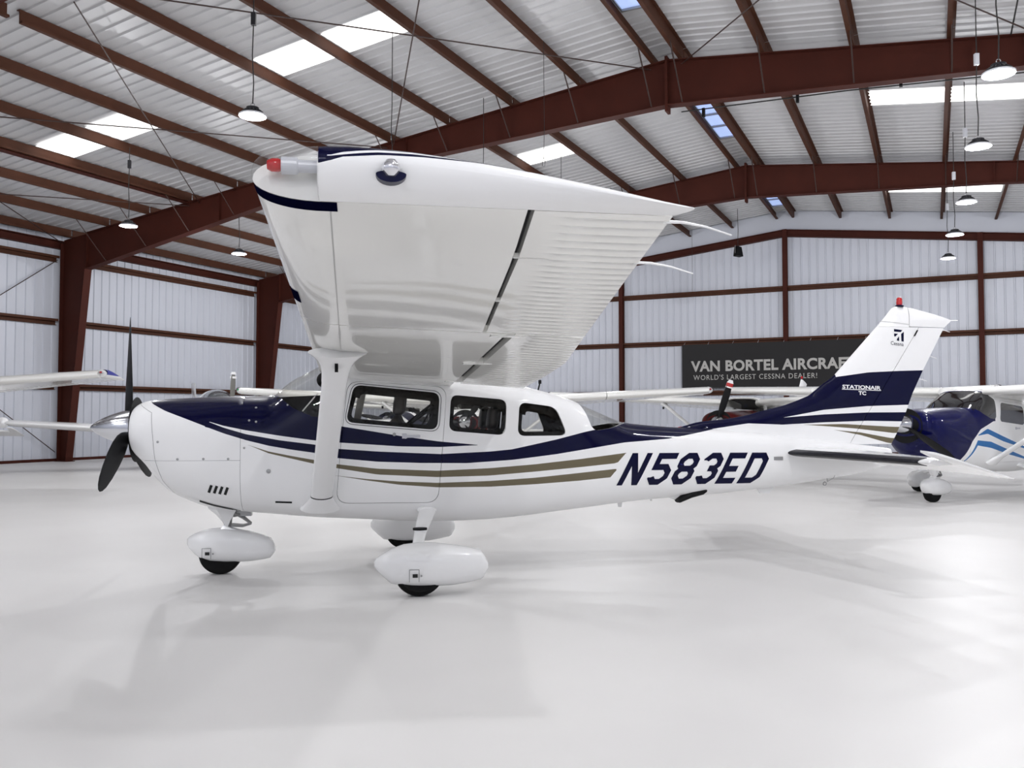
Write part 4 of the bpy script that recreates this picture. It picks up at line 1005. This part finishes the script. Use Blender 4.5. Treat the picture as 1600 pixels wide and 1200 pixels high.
def stab(sgn):
    m = MB(); R = []
    sl = lambda Y: 6.707 + .265 * Y
    zc_ = lambda Y: 1.095 - .011 * Y
    for Y in (.02, .4, .8, 1.2, 1.6, 1.78, 1.825, 1.835):
        k = 1 if Y < 1.8 else (.75 if Y < 1.83 else .2)
        a, b_ = sl(Y), 7.435; T = (.055 - .012 * Y) * k
        xs = [a + (b_ - a) * (1 - math.cos(PI / 2 * j / 12)) for j in range(13)]
        pr = lambda x: T * (min(1, max(0, (x - a) / (.35 * (b_ - a)))) ** .5) * (1 - .35 * max(0, (x - a) / (b_ - a) - .35))
        R.append([(x, Y * sgn, zc_(Y) + pr(x)) for x in xs] + [(x, Y * sgn, zc_(Y) - pr(x)) for x in xs[:0:-1]])
    m.rings(R); s = m.build('horizontal_stabilizer', white, AC, flip=True, smooth=40)
    m = MB(); R = []
    for Y in (.22, .8, 1.2, 1.60, 1.735):
        a = sl(Y); T = (.055 - .012 * Y); xs = [a + .09 * (1 - math.cos(PI / 2 * j / 6)) for j in range(7)]
        pr = lambda x: T * (min(1, max(0, (x - a) / (.35 * (7.435 - a)))) ** .5) + .003
        R.append([(x - .004, Y * sgn, zc_(Y) + pr(x)) for x in xs[::-1]] + [(a - .006, Y * sgn, zc_(Y))] + [(x - .004, Y * sgn, zc_(Y) - pr(x)) for x in xs])
    m.rings(R); m.build('deice_boot', boot, s, flip=True, smooth=40)
    # elevator, trailing edge down, horn up
    m = MB(); R = []
    el = lambda x, Y: zc_(Y) - (x - 7.445) * .295
    for Y, a in ((.10, 7.447), (1.0, 7.447), (1.8405, 7.447), (1.841, 7.115), (1.93, 7.13), (1.97, 7.19), (1.985, 7.30)):
        b_ = 7.89; T = .033 - .007 * Y
        if Y > 1.95: T *= .6 if Y < 1.98 else .2
        xs = [a + (b_ - a) * (k / 12) for k in range(13)]
        pr = lambda x: T * (1 - .9 * max(0, (x - 7.447) / (b_ - 7.447))) * min(1, ((x - a) / .10 + .12)) ** .5 + .002
        R.append([(x, Y * sgn, el(x, Y) + pr(x)) for x in xs] + [(x, Y * sgn, el(x, Y) - pr(x)) for x in xs[::-1]])
    m.rings(R); e = m.build('elevator', white, s, flip=True, smooth=40)
    for Y in (.5, 1.1, 1.7):
        MB().tube([(7.88, Y * sgn, el(7.88, Y)), (7.98, Y * sgn, el(7.98, Y) + .01)], .004, 5).build('static_wick', white, e, flip=True)
    m = MB(); m.box((6.60, sgn * .218 - .004, 1.02), (6.70, sgn * .218 + .012, 1.055)); m.build('access_plate', steel, s, flip=True)
stab(1); stab(-1)
m = MB(); m.tube([(7.28, .06, .84), (7.28, .07, .78)], .004, 5); m.tube([(7.25 + .018 * math.cos(a), .07, .76 + .018 * math.sin(a)) for a in np.linspace(0, 2 * PI, 13)], .005, 5, cap=False)
m.tube([(7.38, .09, 1.0), (7.38, .10, .90), (7.34, .09, .82), (7.28, .07, .78)], .003, 5); m.build('tail_tie_down', steel, AC, flip=True)

# ------------------------------------------------------------------ other aircraft, parked beyond
SKIP = {'registration_letter', 'letter', 'emblem_stripe', 'lettering_underline', 'louver', 'fastener', 'seam', 'drain_slot', 'inflation_port', 'access_door_edge', 'inspection_cover', 'paint_band', 'static_wick',
        'window_seal', 'lock', 'shoulder_belt', 'belly_scoop', 'belly_antenna', 'tail_tie_down', 'panel_lap', 'access_plate', 'door_post_trim', 'courtesy_light', 'windshield_brace', 'hinge_slot', 'seat', 'deice_boot', 'sun_visor', 'drain_slot'}
base_name = lambda o: o.name.split('.')[0]
def copy_tree(o, parent, swap, skip=SKIP):
    c = o.copy(); COL.objects.link(c); c.parent = parent
    for k in ('label', 'category', 'group'):
        if k in c and parent is not None: del c[k]
    if c.type == 'MESH':
        for s in c.material_slots:
            if s.material and s.material.name in swap:
                mt = swap[s.material.name]; s.link = 'OBJECT'; s.material = mt
    for ch in list(o.children):
        if base_name(ch) not in skip: copy_tree(ch, c, swap, skip)
    return c
black_blade = mat('black_blade_paint', (.006, .006, .007), .45, spec=.2)
def parked(loc, rot, swap, label, prop=(0, 120, -120), bands=False, zs=.97, drop=.05, tilt=.028):
    t = copy_tree(AC, None, swap)
    t.location = (loc[0], loc[1], 0); t.rotation_euler = (0, 0, math.radians(rot))
    tag(t, label, 'airplane', 'light aircraft parked further back')
    t.scale = (1, 1, zs)
    for ch in t.children:
        if base_name(ch) in ('wing', 'wing_strut') and drop:
            yc = sum(c[1] for c in ch.bound_box)
            ch.location.z = -drop; ch.rotation_euler = (tilt if yc < 0 else -tilt, 0, 0)
    hub = [ch for ch in t.children if base_name(ch) == 'propeller'][0]
    for b in [b for b in hub.children if base_name(b) == 'blade']: bpy.data.objects.remove(b)
    for a in prop:
        bl = blade(math.radians(a)).build('blade', black_blade, hub, flip=True, smooth=50)
        if bands:
            ca, sa = math.cos(math.radians(a)), math.sin(math.radians(a))
            for r0, r1, mt in ((.84, .87, white), (.87, .955, red_band), (.955, 1.03, white)):
                m = MB(); m.rings([[(.028 * math.cos(q), .078 * math.sin(q) * (1 if r < 1 else .55), r) for q in np.linspace(0, 2 * PI, 13)[:-1]] for r in (r0, r1)])
                m.v = [(x, y * ca + z * sa, -y * sa + z * ca) for x, y, z in m.v]; m.build('tip_band', mt, bl, flip=True, smooth=40)
    return t
blank_fin = livery('plain_white_fin_paint', [])
BLUE, SKYB, MAR = (.0022, .003, .055), (.03, .16, .42), (.075, .006, .006)
def tip_paint(name, c): return livery(name, [(c, 2.0, 3.7, [(2.0, 2.30)], [(2.0, 3.9)])])
liv_a = livery('blue_nose_paint', [(BLUE, .3, 2.16, [(.40,.5),(1.10,.5),(1.25,.80),(1.45,1.08),(1.70,1.28),(2.1,1.42)], [(.3, 3.9)]),
    (SKYB, 1.62, 3.4, [(1.62,1.17),(1.9,1.20),(2.4,1.06),(3.4,.86)], [(1.62,1.18),(1.9,1.29),(2.4,1.15),(3.4,.88)]),
    (SKYB, 1.30, 3.4, [(1.30,.66),(1.60,1.0),(2.0,.95),(2.6,.82),(3.4,.68)], [(1.30,.69),(1.60,1.09),(2.0,1.06),(2.6,.90),(3.4,.70)])])
liv_b = livery('maroon_nose_paint', [(MAR, .3, 2.16, [(.4,.95),(.8,1.2),(1.3,1.42),(2.1,1.52)], [(.3,1.60),(.8,1.62),(1.3,1.64),(2.1,1.65)])])
liv_c = livery('maroon_side_paint', [(MAR, .3, 6.0, [(.4,.7),(.9,.9),(1.6,1.05),(3.0,1.02),(5.5,1.15)], [(.4,1.5),(.8,1.54),(1.6,1.45),(3.0,1.2),(5.5,1.25)])])
liv_k = livery('navy_side_paint', [(NAVY, .3, 6.0, [(.4,.8),(1.6,1.0),(3.0,1.02),(5.5,1.15)], [(.4,1.7),(1.6,1.7),(1.7,1.45),(3.0,1.2),(5.5,1.25)])])
def sw(body, tip): return {'navy_tan_body_paint': body, 'navy_tan_fin_paint': blank_fin, 'navy_wing_tip_paint': tip}
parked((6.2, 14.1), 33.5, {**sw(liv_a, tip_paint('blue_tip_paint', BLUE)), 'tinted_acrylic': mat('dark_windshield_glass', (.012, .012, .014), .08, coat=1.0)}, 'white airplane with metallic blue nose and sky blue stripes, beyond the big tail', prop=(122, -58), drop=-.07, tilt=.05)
parked((4.5, 19.3), 58, sw(liv_b, tip_paint('maroon_tip_paint', MAR)), 'white airplane with maroon cowling facing out below the grey banner', prop=(18, 138, -102), bands=True)
parked((-1.0, 17.7), 88, sw(liv_c, tip_paint('red_tip_paint', (.16, .008, .008))), 'white airplane with maroon nose and tips, seen through the cabin windows', prop=(35, 155, -85))
parked((-13.2, 14.2), 100, sw(liv_k, tip_paint('blue_tip_paint_b', (.006, .01, .30))), 'white airplane with a blue wing tip, its wing entering beside the propeller', prop=(15, 135, -105), zs=1.0, drop=0)
parked((-4.5, 30.0), 75, sw(liv_k, tip_paint('navy_tip_paint', NAVY)), 'white airplane with navy side stripe, farthest back, glimpsed through the door window', prop=(40, 160, -80))

# low-wing aircraft behind the nose
LW = empty('low_wing_airplane', (-7.23, 22.4, 0), math.radians(118)); tag(LW, 'white low-wing airplane with grey propeller, half hidden behind the navy cowl', 'airplane', 'light aircraft parked further back')
LS = np.array([(.42,1.25,1.68,.30,1.47),(.6,1.02,1.78,.46,1.40),(1.1,.82,1.86,.56,1.30),(1.8,.75,1.93,.60,1.25),(2.4,.73,1.95,.62,1.25),(3.4,.76,1.92,.60,1.25),(4.4,.88,1.72,.46,1.25),(5.6,1.02,1.52,.28,1.28),(6.8,1.15,1.44,.13,1.30),(7.5,1.24,1.40,.04,1.32)])
def lring(X, k=1.0, top=None):
    zb, zt, w, zc_ = [pchip(X, LS[:, 0], LS[:, i]) for i in (1, 2, 3, 4)]
    return [(X, w * math.cos(a), zc_ + ((zt - zc_) if math.sin(a) > 0 else (zc_ - zb)) * math.sin(a)) for a in np.linspace(0, 2 * PI, 33)[:-1]]
MB().rings([lring(x) for x in np.linspace(.42, 7.5, 40)]).build('fuselage', white, LW, flip=True, smooth=40)
m = MB(); R = []
for x, w, h_ in ((1.5, .10, .0), (1.8, .40, .10), (2.2, .52, .23), (2.7, .54, .28), (3.3, .50, .23), (3.9, .38, .10), (4.3, .12, .0)):
    R.append([(x, w * math.cos(a), 1.72 + (.22 + h_) * max(0.02, math.sin(a))) for a in np.linspace(0, PI, 17)] + [(x, -w, 1.55), (x, w, 1.55)])
m.rings(R); m.build('canopy', mat('dark_canopy_glass', (.10, .11, .12), .08, coat=1.0), LW, flip=True, smooth=40)
m = MB()
R = [[(x, .56 * math.cos(a), 1.72 + .50 * math.sin(a)) for a in np.linspace(0, PI, 17)] + [(x, -.5, 1.6), (x, .5, 1.6)] for x in (2.75, 2.83)]
m.rings(R); m.build('canopy_frame', white, LW, flip=True, smooth=40)
for s in (1, -1):
    m = MB(); R = []
    for Y, le, te_, z, T in ((0, 1.75, 3.35, .88, .34), (1.5, 1.85, 3.25, 1.02, .27), (2.5, 1.9, 3.15, 1.10, .25), (5.0, 2.05, 2.95, 1.27, .19), (5.25, 2.1, 2.95, 1.29, .15), (5.36, 2.25, 2.9, 1.30, .06)):
        ring = []
        for k in range(24):
            a = 2 * PI * k / 24; q = (1 - math.cos(a)) / 2
            th = T / 2 * math.sin(a) * (1.0 if q < .4 else (1 - (q - .4) / .62)) 
            ring.append((le + (te_ - le) * q, Y * s, z + th))
        R.append(ring)
    m.rings(R); w = m.build('wing', white, LW, flip=True, smooth=40)
    m = MB(); m.lathe([(0, -.12), (.04, -.1), (.14, 0), (.12, .14), (0, .3)], 16, 'x', (2.2, 5.28 * s, 1.29)); m.build('wing_tip', white, w, flip=True, smooth=40)
    m = MB(); R = [[(6.7 + .12 * Y + (.75 - .15 * Y) * (1 - math.cos(a)) / 2, Y * s, 1.36 + .035 * math.sin(a)) for a in np.linspace(0, 2 * PI, 17)[:-1]] for Y in (0, .9, 1.75)]
    m.rings(R); m.build('horizontal_stabilizer', white, LW, flip=True, smooth=40)
    m = MB(); m.tube([(2.75, 1.15 * s, .86), (2.78, 1.25 * s, .42), (2.80, 1.28 * s, .30)], .04, 10); g = m.build('main_gear_leg', white, LW, flip=True, smooth=40)
    pant([(x - .1, a, b_, k) for x, a, b_, k in MAINP], 1.28 * s, .14).build('wheel_fairing', white, g, flip=True, smooth=40)
    tire(2.82, 1.28 * s, .21, .17).build('tire', rubber, g, flip=True, smooth=40)
m = MB(); R = [[(x0 + (x1 - x0) * (1 - math.cos(a)) / 2, .045 * math.sin(a), z) for a in np.linspace(0, 2 * PI, 17)[:-1]] for x0, x1, z in ((6.2, 7.5, 1.35), (6.75, 7.75, 1.9), (7.15, 7.9, 2.55))]
m.rings(R); m.build('vertical_fin', white, LW, flip=True, smooth=40)
m = MB(); m.tube([(1.0, 0, .9), (.95, 0, .3)], .04, 10); g = m.build('nose_gear_leg', white, LW, flip=True)
pant([(x - .2, a, b_, k) for x, a, b_, k in NOSEP], 0, .12).build('wheel_fairing', white, g, flip=True, smooth=40); tire(.965, 0, .19, .14).build('tire', rubber, g, flip=True, smooth=40)
pr = empty('propeller', (.335, 0, 1.60), 0, LW)
for a in (2, 122, -118):
    bl = blade(math.radians(a)).build('blade', grey_blade, pr, flip=True, smooth=50)
    m = MB(); ca, sa = math.cos(math.radians(a)), math.sin(math.radians(a))
    for r0, r1 in ((.85, .905), (.955, 1.025)):
        R = [[(.016 * math.cos(t_) , .082 * math.sin(t_) * (1 if r < 1 else .6), r) for t_ in np.linspace(0, 2 * PI, 13)[:-1]] for r in (r0, r1)]
        m.rings(R)
    m.v = [(x, y * ca + z * sa, -y * sa + z * ca) for x, y, z in m.v]
    m.build('tip_band', white, bl, flip=True)
MB().lathe([(0, -.30), (.06, -.24), (.12, -.1), (.16, .03), (.17, .08), (0, .08)], 28, 'x').build('spinner', white, pr, flip=True, smooth=50)
